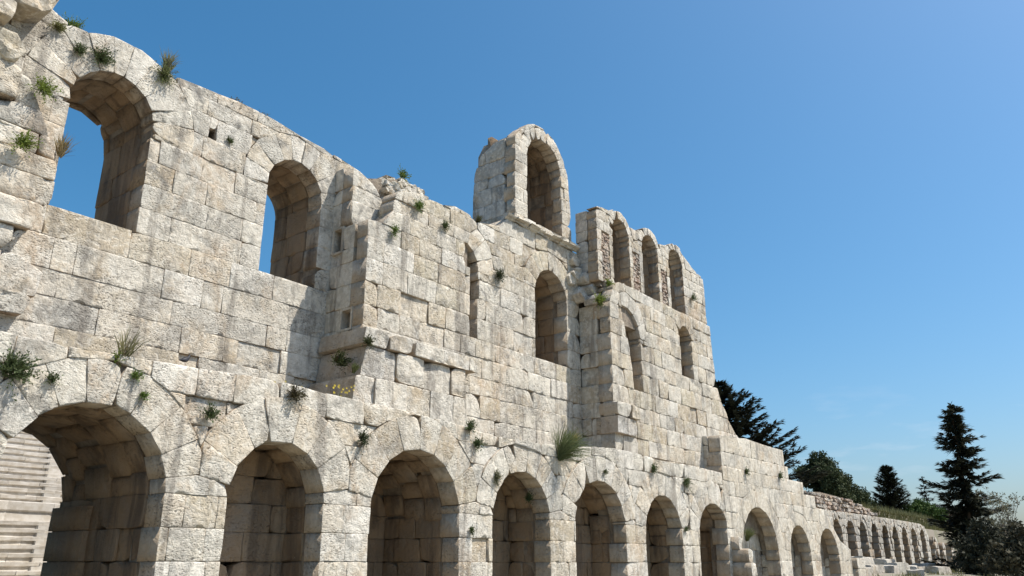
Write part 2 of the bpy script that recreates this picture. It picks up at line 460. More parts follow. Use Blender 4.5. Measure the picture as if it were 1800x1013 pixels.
# --- lower arcade -------------------------------------------------------------
rng = random.Random(11)
ARC = [  # cx, r, spring, ring thickness, back wall y
    (8.30, 1.78, 3.14, 0.98, None), (13.18, 1.47, 3.16, 1.12, 1.62), (18.25, 1.90, 3.04, 1.06, 3.42), (23.48, 1.64, 3.06, 0.98, 1.95),
    (28.64, 1.86, 2.90, 1.02, 1.75), (33.86, 1.70, 2.80, 1.05, 1.75), (39.05, 1.77, 2.66, 1.10, 1.75)]
ATOP = [(2.4, 6.15), (6.08, 6.08), (7.5, 6.02), (8.56, 6.05), (10.24, 6.10), (12.16, 6.18), (13.05, 6.18), (14.2, 6.12), (17.26, 6.06), (19.6, 5.98),
        (20.71, 5.86), (22.2, 5.78), (24.2, 5.80), (26.45, 5.90), (28.4, 6.10), (29.84, 6.18), (32.24, 6.16), (33.78, 6.02), (36.5, 6.10), (40.49, 6.04)]
A_OUT = [(2.4, -.6), (40.49, -.6)] + ATOP[::-1]
opens = [arch(c, r, s, -1) for c, r, s, t, b in ARC]
opens_big = [arch(c, r + .07, s, -1) for c, r, s, t, b in ARC]
arcade = prism('arcade_wall', front(.14), [(2.4, -.6), (40.49, -.6)] + [(x, z - .16) for x, z in ATOP[::-1]], 1.15, M_CORE, ruin, cuts=opens_big)
A0 = 10
mids = [2.4] + [(ARC[i][0] + ARC[i][1] + ARC[i + 1][0] - ARC[i + 1][1]) / 2 for i in range(len(ARC) - 1)] + [41.5]
fA = front(0)
secs = [sector(c, s, r + t, A0, 180 - A0) for c, r, s, t, b in ARC]
for i, (c, r, s, t, b) in enumerate(ARC):
    kp = [A_OUT, rect(mids[i], mids[i + 1], -1, 9)]
    pal = PAL_WHITE if i != 2 else PAL_WARM
    n = [9, 7, 8, 9, 9, 9, 9][i]
    ring(arcade, fA, c, s, r, r + t, A0, 180 - A0, n, rng, pal, M_STONE, keep=kp, rough=.5, wear=.75, jut=.006, pit=.9)
courses(arcade, fA, PINT, 2.4, 40.49, rng, PAL_WHITE[:5] + PAL_WARM[:4], M_STONE, A_OUT, opens, wid=(.75, 1.15), rough=.4, wear=.65, pit=.8)
courses(arcade, fA, [3.12, 3.95, 4.75, 5.42, 6.3], 2.4, 40.49, rng, PAL_WHITE, M_STONE, A_OUT, secs + opens, wid=(.8, 1.6), rough=.7, wear=1.2, jut=.012, pit=.9)
# inner rings and jambs behind the face stones
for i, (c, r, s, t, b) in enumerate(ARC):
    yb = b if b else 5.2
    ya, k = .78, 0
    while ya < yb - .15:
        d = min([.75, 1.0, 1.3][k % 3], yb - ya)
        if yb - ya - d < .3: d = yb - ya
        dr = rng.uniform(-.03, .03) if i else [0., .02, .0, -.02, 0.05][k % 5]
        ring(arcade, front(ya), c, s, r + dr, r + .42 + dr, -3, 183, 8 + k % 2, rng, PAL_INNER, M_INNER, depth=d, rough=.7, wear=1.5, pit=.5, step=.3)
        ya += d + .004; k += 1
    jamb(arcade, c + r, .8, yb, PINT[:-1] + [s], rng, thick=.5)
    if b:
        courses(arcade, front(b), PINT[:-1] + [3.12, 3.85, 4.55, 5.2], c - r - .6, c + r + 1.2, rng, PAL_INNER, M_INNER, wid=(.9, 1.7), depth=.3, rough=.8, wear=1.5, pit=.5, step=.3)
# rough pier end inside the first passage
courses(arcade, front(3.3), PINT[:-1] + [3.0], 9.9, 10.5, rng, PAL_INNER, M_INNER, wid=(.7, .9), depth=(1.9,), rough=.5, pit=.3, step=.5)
prism('pier_fill', front(3.4), rect(9.98, 10.7, -.6, 2.95), 1.72, M_CORE, arcade)
prism('terrace_slab', front(0), rect(2.4, 41.5, 5.35, 5.72), 5.2, M_CORE, arcade).location.y += .75
prism('passage_wall', front(2.3), rect(10.5, 41.5, -.6, 5.4), 1.2, M_CORE, arcade, cuts=[arch(18.25, 2.0, 3.04, -1)])
prism('passage_wall', front(3.56), rect(10.5, 41.5, -.6, 5.4), 1.6, M_CORE, arcade)
prism('passage_wall', front(1.32), rect(1.5, 6.1, -.6, 5.4), 3.8, M_CORE, arcade)
prism('passage_roof', front(1.32), clip(rect(6.0, 10.6, 2.6, 5.4), (), [arch(8.3, 1.9, 3.14, -1)])[0], 3.8, M_CORE, arcade)
# broken buttress stub in front of the last bay
rg = random.Random(5)
courses(arcade, front(-1.0), [-.4, .35, 1.0, 1.64], 40.75, 41.45, rg, PAL_WHITE, M_STONE, wid=(.7, .8), depth=1.1, rough=.6, wear=1.2)
block('stone_block', arcade, front(-.9), [(40.8, 1.64), (41.4, 1.64), (41.36, 2.2), (40.95, 2.32), (40.8, 2.25)], .95, M_STONE, rg, pick(rg, PAL_WHITE), .7, wear=1.5)
block('stone_block', arcade, front(-.45), [(40.8, 2.25), (41.3, 2.25), (41.28, 2.8), (40.82, 2.88)], .5, M_STONE, rg, pick(rg, PAL_WHITE), .7, wear=1.5)

# --- stepped restored wall to the right --------------------------------------
rng = random.Random(23)
S_OUT = [(40.5, -.6), (60.3, -.6), (60.4, 2.50), (59.0, 2.62), (57.7, 3.55), (55.9, 4.92), (54.3, 4.92), (54.3, 5.68), (52.4, 5.68), (52.4, 6.41), (50.0, 6.41), (50.0, 7.16),
         (49.5, 7.16), (49.5, 8.11), (45.6, 8.12), (44.0, 8.2), (43.6, 8.12), (40.5, 8.02)]
ARS = [(44.78, 2.48, 2.05, .95, .85), (50.80, 1.70, 2.08, .85, .85), (56.0, 1.82, 1.94, .85, .75)]
s_op = [arch(c, r, s, -1) for c, r, s, t, b in ARS]
stepped = prism('stepped_wall', front(.12), [(x + (.12 if i == 0 or i == len(S_OUT) - 1 else -.1), z - (.1 if z > 0 else 0)) for i, (x, z) in enumerate(S_OUT)], .9, M_CORE, ruin, cuts=[arch(c, r + .06, s, -1) for c, r, s, t, b in ARS])
s_sec = [sector(c, s, r + t, 6, 174) for c, r, s, t, b in ARS]
s_mid = [40.5, 48.2, 53.35, 61]
fS = front(0)
for i, (c, r, s, t, b) in enumerate(ARS):
    ring(stepped, fS, c, s, r, r + t, 6, 174, 11 if i == 0 else 9, rng, PAL_CREAM, M_STONE, keep=[S_OUT, rect(s_mid[i], s_mid[i + 1], -1, 9)], rough=.25, wear=.35, pit=.35, jut=.003, gap=.001, bev=.003)
courses(stepped, fS, [-.6, .15, .95, 1.75, 2.5, 3.3, 4.1, 4.92, 5.68, 6.41, 7.16, 8.2], 40.5, 60.4, rng, PAL_CREAM + PAL_WHITE[:2], M_STONE, S_OUT, s_sec + s_op, wid=(1.5, 3.0),
        rough=.28, wear=.35, pit=.4, jut=.004, gap=.001, bev=.003)
for i, (c, r, s, t, b) in enumerate(ARS):
    jamb(stepped, c + r, .72, b + .25, [-.6, .5, 1.4, s], rng, PAL_CREAM, M_STONE, thick=.3)
    courses(stepped, front(b + .25), [-.6, .5, 1.4, 2.3, 3.2, 4.1, 5.0], c - r - .3, c + r + .4, rng, PAL_CREAM + PAL_INNER[:2], M_STONE, wid=(1.2, 2.0), depth=.3, rough=.25, wear=.5, pit=.3, step=.5)
courses(stepped, leftf(40.5), [6.0, 6.85, 7.5, 8.02], -1.02, -.7, rng, PAL_INNER[:3] + PAL_CREAM, M_STONE, wid=(.5, .8), depth=.4, rough=.3, wear=.7, pit=.3)
prism('wall_fill', front(.9), rect(40.9, 50, 3.2, 7.9), .9, M_CORE, stepped)
# end pier low on the right
courses(stepped, front(-.3), [-.4, .5, 1.25, 1.96], 60.55, 62.3, rng, PAL_CREAM, M_STONE, wid=(1.6, 1.9), depth=1.6, rough=.5, wear=1.2)

# --- upper wall on the left ---------------------------------------------------
rng = random.Random(37); SIDE[0] = M_INNER
W1Y = 4.78
W1TOP = [(1.5, 17.3), (5.8, 17.4), (7.0, 17.0), (7.47, 16.72), (8.22, 16.66), (9.12, 16.97), (10.03, 16.97), (10.64, 16.76), (11.04, 16.64), (12.27, 16.72), (13.57, 16.82),
         (15.0, 16.80), (16.02, 16.67), (17.35, 16.60), (18.2, 16.5), (18.9, 16.4)]
W1_OUT = [(1.5, 5.7), (18.9, 5.7)] + W1TOP[::-1]
WA = (9.50, 1.24, 14.55); WB = (16.24, 1.18, 14.40)
HOLES = [rect(12.62, 12.90, 15.10, 15.38)]
w1_op = [arch(WA[0], WA[1], WA[2], 11.0), arch(WB[0], WB[1], WB[2], 11.0)]
upper = prism('upper_wall', front(W1Y + .14), [(x, z - (.16 if z > 6 else 0)) for x, z in W1_OUT], 2.75, M_CORE, ruin, cuts=[arch(a, r + .06, s, 10.95) for a, r, s in (WA, WB)] + HOLES)
fW = front(W1Y)
w1_sec = [sector(WA[0], WA[2], WA[1] + 1.1, -8, 188), sector(WB[0], WB[2], WB[1] + 1.02, -4, 186)]
ring(upper, fW, WA[0], WA[2], WA[1], WA[1] + 1.1 + .3, -8, 188, 11, rng, PAL_WHITE, M_STONE, keep=[W1_OUT], rough=.6, wear=.8, pit=.9)
ring(upper, fW, WB[0], WB[2], WB[1], WB[1] + 1.02, -4, 186, 9, rng, PAL_WHITE, M_STONE, keep=[W1_OUT], rough=.6, wear=.8, pit=.9)
w1_sec[0] = sector(WA[0], WA[2], WA[1] + 1.4, -8, 188)
W1Z = [5.7, 6.85, 7.65, 8.45, 9.20, 10.12, 11.0, 11.82, 12.62, 13.42, 14.2, 15.0, 15.8, 16.4, 17.5]
W1J = {3: [5.9, 7.4, 10.06, 12.60, 14.09, 14.6, 16.27], 4: [6.3, 8.84, 12.20, 15.62, 16.43], 5: [6.2, 8.56, 9.18, 11.80, 13.13, 13.85, 16.43],
       6: [6.6, 8.20, 10.62, 12.57, 14.02, 15.70], 7: [6.2, 7.6, 11.78, 14.31], 8: [6.8, 12.95, 14.25], 2: [6.5, 9.0, 12.62, 13.3, 15.5, 16.9]}
W1J = {k - 1: v for k, v in W1J.items()}
courses(upper, fW, W1Z, 1.5, 18.9, rng, PAL_WHITE + PAL_WHITE + PAL_WARM[:3], M_STONE, W1_OUT, w1_op + w1_sec + HOLES, wid=(1.0, 2.2), joints=W1J, rough=.4, wear=.6, pit=1.)
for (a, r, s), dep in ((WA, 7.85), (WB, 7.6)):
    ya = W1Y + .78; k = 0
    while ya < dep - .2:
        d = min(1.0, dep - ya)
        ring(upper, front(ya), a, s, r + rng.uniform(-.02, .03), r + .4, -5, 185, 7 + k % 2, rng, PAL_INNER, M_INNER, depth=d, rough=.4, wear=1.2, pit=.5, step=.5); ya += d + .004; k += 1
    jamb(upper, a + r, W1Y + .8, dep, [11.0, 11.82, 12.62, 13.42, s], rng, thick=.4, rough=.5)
# broken cross wall at the far left: big rough stones standing proud
rg = random.Random(71)
MOUT = [(2, 9.3), (7.2, 9.3), (7.75, 9.9), (8.0, 10.75), (8.14, 11.0), (8.10, 11.85), (7.97, 12.35), (7.72, 12.85), (7.45, 13.45), (7.10, 13.65), (7.05, 14.25), (6.16, 14.55), (2, 14.8)]
courses(upper, front(4.32), [9.3, 9.95, 10.72, 11.5, 12.1, 12.75, 13.42, 14.6], 3.6, 8.2, rg, PAL_WHITE, M_STONE, MOUT, wid=(1.1, 1.9), rough=1.5, wear=1.5, depth=.6, pit=1., jut=.06, gap=.008, step=.13, bev=.016)
courses(upper, front(4.5), [7.7, 8.25, 9.28], 3.6, 8.35, rg, PAL_WHITE + PAL_WARM[:3], M_STONE, [(2, 7.7), (8.0, 7.7), (8.25, 8.3), (8.35, 8.95), (7.7, 9.28), (2, 9.3)], wid=(1.5, 2.2), rough=1.8, wear=2., depth=.5, pit=.9, jut=.06, step=.2)
for p, y, d in (([(5.6, 14.5), (6.5, 14.35), (6.75, 14.9), (6.4, 15.25), (5.6, 15.2)], 4.15, .8), ([(4.2, 15.3), (6.1, 15.35), (6.2, 16.0), (4.2, 16.2)], 3.7, 1.3),
                ([(5.2, 16.0), (6.9, 16.0), (7.2, 16.45), (7.18, 17.05), (5.2, 17.1)], 3.85, 1.2), ([(3.6, 14.6), (5.5, 14.6), (5.5, 15.25), (3.6, 15.25)], 4.3, .7)):
    block('rubble_stone', upper, front(y), p, d, M_STONE, rg, pick(rg, PAL_WARM), 2.6, wear=2.0, step=.22, bev=.03)

# --- central wall with the blocked niche and window ---------------------------
rng = random.Random(41); SIDE[0] = M_SIDE
TY = 2.72
T_OUT = [(18.0, 5.7), (31.6, 5.7), (31.6, 16.1), (25.95, 16.1), (25.6, 15.6), (23.85, 15.22), (23.5, 15.42), (22.56, 15.5), (21.9, 15.3), (21.2, 15.34), (20.1, 15.2), (19.3, 14.92), (19.14, 14.36), (19.2, 13.52), (18.0, 13.36)]
NC = (23.0, 1.05, 13.10)
niche = [(23.58, 10.17), (24.05, 10.17)] + [(23.0 + 1.05 * math.cos(R(a)), 13.1 + 1.05 * math.sin(R(a))) for a in range(0, 86, 8)] + [(23.1, 14.13), (23.56, 13.74)]
WC = (29.27, 1.25, 13.30)
t_op = [niche, arch(WC[0], WC[1], WC[2], 10.17)]
central = prism('central_wall', front(TY + .14), [(19.45, 5.7), (33.5, 5.7), (33.5, 14.2), (31.75, 14.4), (31.75, 15.9), (26.2, 15.9), (25.4, 15.3), (19.9, 14.8), (19.6, 13.3), (19.45, 13.2)], 2.5, M_CORE, ruin,
                cuts=[rect(23.52, 24.4, 10.1, 14.1), arch(WC[0], WC[1] + .06, WC[2], 10.1)])
fT = front(TY)
n_sec = sector(23.0, 13.1, 2.12, -2, 70); c_sec = sector(WC[0], WC[2], WC[1] + .95, 8, 172)
ring(central, fT, 23.0, 13.1, 1.05, 2.12, -2, 70, 3, rng, PAL_WHITE, M_STONE, keep=[T_OUT], rough=.4, pit=.7, jitter=.05)
ring(central, fT, WC[0], WC[2], WC[1], WC[1] + .95, 8, 172, 9, rng, PAL_WARM, M_STONE, keep=[T_OUT], rough=.5)
TZ = [5.7, 6.35, 7.0, 7.9, 8.6, 9.42, 10.17, 11.04, 11.9, 12.72, 13.42, 14.1, 14.62, 15.3, 16.1]
courses(central, fT, TZ, 18.0, 31.6, rng, PAL_WARM + PAL_WHITE, M_STONE, T_OUT, t_op + [n_sec, c_sec, rect(23.55, 24.1, 14.0, 14.2)], wid=(.85, 1.7), rough=.42, wear=.7, pit=.95, depth=(.55, .75, .95))
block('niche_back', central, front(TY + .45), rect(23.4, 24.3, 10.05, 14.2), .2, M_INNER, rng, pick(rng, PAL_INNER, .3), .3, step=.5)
jamb(central, 24.05, TY + .8, TY + 1.0, [10.15, 13.1], rng, thick=.2)
ya = TY + .78
for k in range(2):
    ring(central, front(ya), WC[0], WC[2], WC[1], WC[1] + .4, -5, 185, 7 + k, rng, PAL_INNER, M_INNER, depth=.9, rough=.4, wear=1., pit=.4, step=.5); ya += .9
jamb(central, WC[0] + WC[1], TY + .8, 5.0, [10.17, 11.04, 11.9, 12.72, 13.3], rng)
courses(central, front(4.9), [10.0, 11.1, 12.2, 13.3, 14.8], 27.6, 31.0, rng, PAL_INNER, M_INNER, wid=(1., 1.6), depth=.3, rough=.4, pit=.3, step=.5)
# side of the central wall that faces the left, with two small square windows
SIDE[0] = M_INNER
slots = [rect(-4.57, -4.15, 12.45, 13.35), rect(-3.84, -3.36, 9.40, 10.08)]
courses(central, leftf(18.0), [5.7, 6.6, 7.5, 8.6, 9.40, 10.17, 11.04, 11.9, 12.45, 13.36], -4.8, -3.45, rng, PAL_CREAM + PAL_GREY[:2] + PAL_WARM[:2], M_STONE, None, slots, wid=(.6, 1.2), depth=.85, rough=.35, wear=.9, pit=.25)
for s in slots:
    x0, x1, z0, z1 = bbox(s)
    fo = clip(rect(x0 - .07, x1 + .07, z0 - .07, z1 + .07), (), [rect(x0, x1, z0, z1)], raw=True)
    for q in (rect(x0 - .08, x0, z0 - .08, z1 + .08), rect(x1, x1 + .08, z0 - .08, z1 + .08), rect(x0, x1, z0 - .08, z0), rect(x0, x1, z1, z1 + .08)):
        v = [leftf(18.0).w(a, b, .03) for a, b in q] + [leftf(18.0).w(a, b, -.3) for a, b in q]
        mesh_obj('window_frame', v, [(0, 1, 2, 3), (1, 0, 4, 5), (2, 1, 5, 6), (3, 2, 6, 7), (0, 3, 7, 4)], M_STONE, central, (.52, .45, .35, .2), smooth=False)
SIDE[0] = M_SIDE
# stub of the return wall above it
courses(central, front(3.74), [13.36, 14.4, 15.0, 15.85], 18.0, 19.5, rng, PAL_WHITE, M_STONE, [(18.0, 13.3), (19.45, 13.3), (19.5, 14.9), (19.0, 15.45), (18.3, 15.7), (17.9, 15.75)], wid=(1.3, 1.6), rough=.8, wear=1.4, depth=.6, jut=.04)
courses(central, leftf(18.0), [13.36, 14.4, 15.0, 15.9], -4.8, -4.3, rng, PAL_GREY + PAL_WHITE, M_STONE, None, (), wid=(.5, .7), depth=.5, rough=.6, wear=1.2, pit=.3)
# rubble core showing above the broken top
rg = random.Random(77)
prism('rubble_core', front(4.0), [(18.5, 13.0), (23.4, 13.0), (23.2, 15.2), (21.9, 16.3), (20.6, 16.3), (19.7, 16.0), (18.6, 15.6)], 1.2, M_CORE, central)
for k in range(80):
    x = rg.uniform(19.7, 23.2); top = 16.65 - .55 * max(0, abs(x - 21.2) - .7) ; t = rg.random()
    z = 14.6 + (top - 14.6) * t - .25; y = 2.95 + 1.05 * t + rg.uniform(-.1, .1); s = rg.uniform(.18, .38)
    pol = [(x + s * math.cos(a) * rg.uniform(.75, 1.15), z + .8 * s * math.sin(a) * rg.uniform(.75, 1.1)) for a in [i * math.pi / 3.5 + rg.uniform(-.2, .2) for i in range(7)]]
    block('rubble_stone', central, front(y), pol, .7, M_STONE, rg, pick(rg, PAL_WHITE + PAL_WARM[:2], .7), 2.2, wear=1.6, step=.19, bev=.03)
# plinth courses at the foot, broken off on the right
def plinth(parent, y, z0, z1, x0, x1, dl, seed, wid=(.9, 1.6), rough=.9, pal=PAL_WHITE, ends=(.15, .25)):
    g = random.Random(seed); x = x0; first = True
    while x < x1 - .3:
        b = min(x + g.uniform(*wid), x1)
        if x1 - b < .4: b = x1
        p = [(x, z0), (b, z0), (b - (ends[1] if b == x1 else 0), z1), (x + (ends[0] if first else 0), z1)]
        block('plinth_block', parent, front(y + g.uniform(-.05, .05)), p, dl if first else .8, M_STONE, g, pick(g, pal), rough * .6, wear=1.5, step=.17, bev=.010)
        x = b; first = False
plinth(central, 2.30, 5.75, 7.52, 17.35, 23.2, 2.4, 1, rough=1.0, pal=PAL_WHITE + PAL_WARM)
plinth(central, 2.34, 7.54, 8.60, 17.75, 23.0, 2.35, 2, rough=1.1, pal=PAL_GREY[:2] + PAL_WHITE, ends=(.2, .1))
plinth(central, 2.28, 8.62, 9.22, 17.72, 20.0, 2.4, 3, wid=(1.1, 1.4), rough=1.4, ends=(.1, .05))
plinth(central, 2.24, 8.62, 9.15, 20.1, 23.5, .9, 4, wid=(1.4, 1.8), rough=1.2, ends=(.05, .2))
# cornice under the freestanding arch
g = random.Random(9); x = 25.85
while x < 31.4:
    b = min(x + g.uniform(.45, .95), 31.45); zt = 16.36 + g.uniform(-.10, .12); pj = g.uniform(.55, 1.1)
    v = []
    prof = [(0, 16.12), (-.10, 16.13), (-.12, 16.2), (-.30, 16.27), (-.33, zt - .02), (.25, zt)]
    for xx in (x + .008, b - .008):
        v += [(xx, 2.74 + py * pj + g.uniform(-.06, .05), pz + g.uniform(-.035, .035)) for py, pz in prof]
    n = len(prof)
    mesh_obj('cornice_block', v, [(i, i + 1, i + n + 1, i + n) for i in range(n - 1)] + [tuple(range(n))[::-1], tuple(range(n, 2 * n))], M_STONE, central, pick(g, PAL_WHITE), smooth=False)
    x = b

# --- right tower --------------------------------------------------------------
rng = random.Random(53)
RY = 1.0
R_OUT = [(31.58, 5.7), (46.5, 5.7), (46.4, 8.0), (45.6, 8.35), (44.7, 8.83), (44.16, 9.28), (43.9, 9.76), (43.36, 10.24), (42.9, 11.1), (42.72, 12.4), (42.6, 14.6), (32.5, 14.55), (31.95, 14.2), (31.58, 13.33)]
rn = [(33.55, 9.42), (34.42, 9.42), (34.36, 11.2)] + [(32.95 + 1.38 * math.cos(R(a)), 12.05 + 1.38 * math.sin(R(a))) for a in range(0, 96, 8)] + [(33.05, 12.5), (33.02, 12.2), (33.25, 11.4), (33.42, 10.4)]
WV = (39.38, .70, 13.15)
r_op = [rn, arch(WV[0], WV[1], WV[2], 11.0)]
tower = prism('right_tower', front(RY + .14), [(31.95, 5.7), (46.2, 5.7), (46.0, 7.9), (44.0, 8.9), (43.1, 10.1), (42.6, 11.1), (42.4, 14.4), (32.3, 14.4), (31.95, 13.2)], 1.5, M_CORE, ruin,
              cuts=[rect(33.0, 34.75, 9.3, 12.5), arch(WV[0], WV[1] + .06, WV[2], 11.0)])
fR = front(RY)
r_sec = [sector(32.95, 12.05, 2.15, 0, 100), sector(WV[0], WV[2], WV[1] + .7, 5, 175)]
ring(tower, fR, 32.95, 12.05, 1.38, 2.15, 0, 100, 4, rng, PAL_WHITE, M_STONE, keep=[R_OUT], rough=.6, wear=1.1)
ring(tower, fR, WV[0], WV[2], WV[1], WV[1] + .7, 5, 175, 7, rng, PAL_WARM, M_STONE, keep=[R_OUT], rough=.4)
RZ = [5.7, 6.36, 7.12, 7.9, 8.6, 9.42, 10.28, 11.0, 11.85, 12.6, 13.32, 14.0, 14.56]
courses(tower, fR, RZ, 31.58, 46.5, rng, PAL_WARM + PAL_WARM + PAL_WHITE, M_STONE, R_OUT, r_op + r_sec, wid=(.75, 1.6), rough=.55, wear=.85, pit=.85, jut=.010, depth=(.55, .75, .95))
courses(tower, leftf(31.58), [5.7, 6.36, 7.12, 7.9, 8.6, 9.42, 10.28, 11.0, 11.85, 12.6, 13.30], -2.74, -1.72, rng, PAL_CREAM + PAL_WARM, M_STONE, wid=(.9, 1.3), depth=.4, rough=.4, wear=1.0, pit=.2)
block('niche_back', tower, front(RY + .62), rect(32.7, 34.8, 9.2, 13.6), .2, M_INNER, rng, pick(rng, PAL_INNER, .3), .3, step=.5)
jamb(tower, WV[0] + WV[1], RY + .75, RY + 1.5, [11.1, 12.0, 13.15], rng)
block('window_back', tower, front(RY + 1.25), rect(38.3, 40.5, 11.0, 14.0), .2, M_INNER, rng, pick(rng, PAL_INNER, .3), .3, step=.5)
plinth(tower, .72, 7.92, 8.55, 31.5, 33.55, 1.0, 6, wid=(1.1, 1.3), rough=1.3, pal=PAL_WARM[:2] + PAL_WHITE, ends=(.02, .15))
plinth(tower, .82, 7.14, 7.90, 31.52, 33.4, .9, 7, wid=(.9, 1.1), rough=1.5, pal=PAL_GREY + PAL_WARM[:1], ends=(.02, .2))
# broken top left of the tower where it joins the central wall
rg = random.Random(13)
for x, y, z, s in ((31.75, 1.6, 13.6, .5), (31.5, 2.2, 13.9, .55), (31.9, 1.9, 14.2, .5), (31.3, 2.4, 14.9, .6), (30.9, 2.55, 14.6, .5), (31.6, 2.1, 14.7, .45), (32.3, 1.25, 14.5, .3), (33.2, 1.2, 14.55, .26),
                   (35.2, 1.25, 14.58, .25), (37.0, 1.25, 14.6, .22), (31.2, 2.5, 15.6, .5), (31.55, 2.45, 14.0, .5)):
    pol = [(x + s * math.cos(a) * rg.uniform(.8, 1.15), z + .75 * s * math.sin(a) * rg.uniform(.8, 1.1)) for a in [i * math.pi / 3 + rg.uniform(-.2, .2) for i in range(6)]]
    block('rubble_stone', tower, front(y), pol, .7, M_STONE, rg, pick(rg, PAL_WHITE, .8), 2.0, wear=1.5, step=.19, bev=.03)

# --- three tall openings on top of the tower ----------------------------------
rng = random.Random(59); SIDE[0] = M_INNER
UY = 1.5
UT = [(31.5, 18.34), (32.0, 18.45), (32.7, 18.52), (33.2, 18.78), (33.7, 18.86), (34.3, 18.68), (34.75, 18.3), (35.1, 18.3), (35.85, 18.46), (36.3, 18.8), (36.85, 18.9), (37.45, 18.74), (37.85, 18.34), (38.3, 18.4),
      (39.0, 18.58), (39.4, 18.88), (39.95, 18.96), (40.6, 18.82), (41.0, 18.45), (41.5, 18.28), (42.0, 18.05), (42.5, 17.95), (43.3, 17.85)]
U_OUT = [(31.5, 14.3), (43.4, 14.3)] + UT[::-1]
UA = [(33.79, .82, 17.55), (36.84, .84, 17.64), (39.80, .82, 17.74)]
u_op = [arch(c, r, s, 14.5) for c, r, s in UA]
panels = [rect(31.92, 32.66, 14.5, 17.15), rect(34.92, 35.66, 14.5, 17.0), rect(37.95, 38.64, 14.5, 16.9)]
toparc = prism('tower_arcade', front(UY + .14), [(31.8, 14.3), (43.1, 14.3)] + [(min(max(x, 31.8), 43.1), z - .15) for x, z in UT[::-1]], 1.1, M_CORE, ruin, cuts=[arch(c, r + .05, s, 14.4) for c, r, s in UA])
fU = front(UY)
for c, r, s in UA:
    ring(toparc, fU, c, s, r, r + .45, -2, 182, 9, rng, PAL_WHITE, M_STONE, keep=[U_OUT], rough=.6, wear=1.1, depth=.7)
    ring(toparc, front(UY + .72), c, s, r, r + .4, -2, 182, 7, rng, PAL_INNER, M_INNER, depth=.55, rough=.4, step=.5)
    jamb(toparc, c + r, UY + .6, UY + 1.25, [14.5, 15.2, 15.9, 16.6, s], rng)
u_sec = [sector(c, s, r + .45, -2, 182) for c, r, s in UA]
courses(toparc, fU, [14.5, 14.95, 15.5, 16.05, 16.65, 17.2, 17.75, 18.3, 19.0], 31.5, 43.4, rng, PAL_WHITE + PAL_WARM[:3], M_STONE, U_OUT, u_op + u_sec + panels, wid=(.6, 1.1), rough=.4, wear=.6, depth=.6)
courses(toparc, leftf(31.5), [14.4, 14.95, 15.5, 16.05, 16.65, 17.2, 17.75, 18.25], -2.74, -2.05, rng, PAL_GREY, M_STONE, wid=(.7, .9), depth=.4, rough=.3, wear=.8, pit=.2)
for p in panels:                                    # red brick filling, too small to pick apart
    x0, x1, z0, z1 = bbox(p); V, F = [], []; z = z0
    while z < z1 - .05:
        h = rng.uniform(.07, .12); x = x0 + rng.uniform(-.1, 0)
        while x < x1:
            w = rng.uniform(.16, .32); a, b = max(x, x0), min(x + w, x1); y = UY + .05 + rng.uniform(-.05, .05)
            if b - a > .04:
                s = len(V)
                V += [(a + .01, y, z + .008), (b - .01, y + rng.uniform(-.02, .02), z + .008), (b - .01, y, min(z + h, z1) - .008), (a + .01, y + rng.uniform(-.02, .02), min(z + h, z1) - .008)]
                V += [(q[0], UY + .3, q[2]) for q in V[s:s + 4]]
                F += [(s, s + 1, s + 2, s + 3), (s + 1, s, s + 4, s + 5), (s + 2, s + 1, s + 5, s + 6), (s + 3, s + 2, s + 6, s + 7), (s, s + 3, s + 7, s + 4)]
            x += w
        z += h
    tag(mesh_obj('brick_filling', V, F, M_STONE, toparc, (.31, .21, .16, .4), smooth=False), kind='stuff')

# --- freestanding arch on the very top ----------------------------------------
rng = random.Random(61); SIDE[0] = M_SIDE
BY = 2.82
B_OUT = [(26.7, 16.1), (31.3, 16.1), (31.15, 18.6), (31.06, 20.1), (30.65, 21.0), (29.9, 21.75), (29.0, 22.0), (28.2, 21.9), (27.7, 21.68), (26.95, 20.95), (26.7, 20.6)]
BA = (29.02, 1.40, 19.88)
b_op = [arch(BA[0], BA[1], BA[2], 16.7)]
bell = prism('freestanding_arch', front(BY + .12), [(27.0, 16.0), (31.0, 16.0), (30.9, 18.6), (30.8, 20.0), (30.3, 21.0), (29.7, 21.6), (29.0, 21.8), (28.2, 21.7), (27.4, 21.2), (27.0, 20.4)], 2.4, M_CORE, ruin,
             cuts=[arch(BA[0], BA[1] + .06, BA[2], 16.3)])
fB = front(BY)
b_sec = sector(BA[0], BA[2], BA[1] + .66, 4, 176)
ring(bell, fB, BA[0], BA[2], BA[1], BA[1] + .64, 4, 176, 11, rng, PAL_WHITE, M_STONE, keep=[B_OUT], rough=.5, wear=1.1, depth=.7)
courses(bell, fB, [16.1, 16.7, 17.4, 18.1, 18.8, 19.4, 20.2, 20.9, 22.1], 26.7, 31.3, rng, PAL_WHITE, M_STONE, B_OUT, b_op + [b_sec], wid=(.7, 1.2), rough=.45, wear=.7, depth=.6)
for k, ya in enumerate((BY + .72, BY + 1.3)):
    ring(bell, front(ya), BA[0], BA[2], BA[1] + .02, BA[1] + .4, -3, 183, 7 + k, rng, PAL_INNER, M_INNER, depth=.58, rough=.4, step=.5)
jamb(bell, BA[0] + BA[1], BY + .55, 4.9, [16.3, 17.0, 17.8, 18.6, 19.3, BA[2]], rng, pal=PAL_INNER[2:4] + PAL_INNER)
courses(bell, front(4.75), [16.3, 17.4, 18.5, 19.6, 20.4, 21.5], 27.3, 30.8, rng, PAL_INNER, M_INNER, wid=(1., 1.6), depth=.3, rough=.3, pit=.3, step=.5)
SIDE[0] = M_STONE
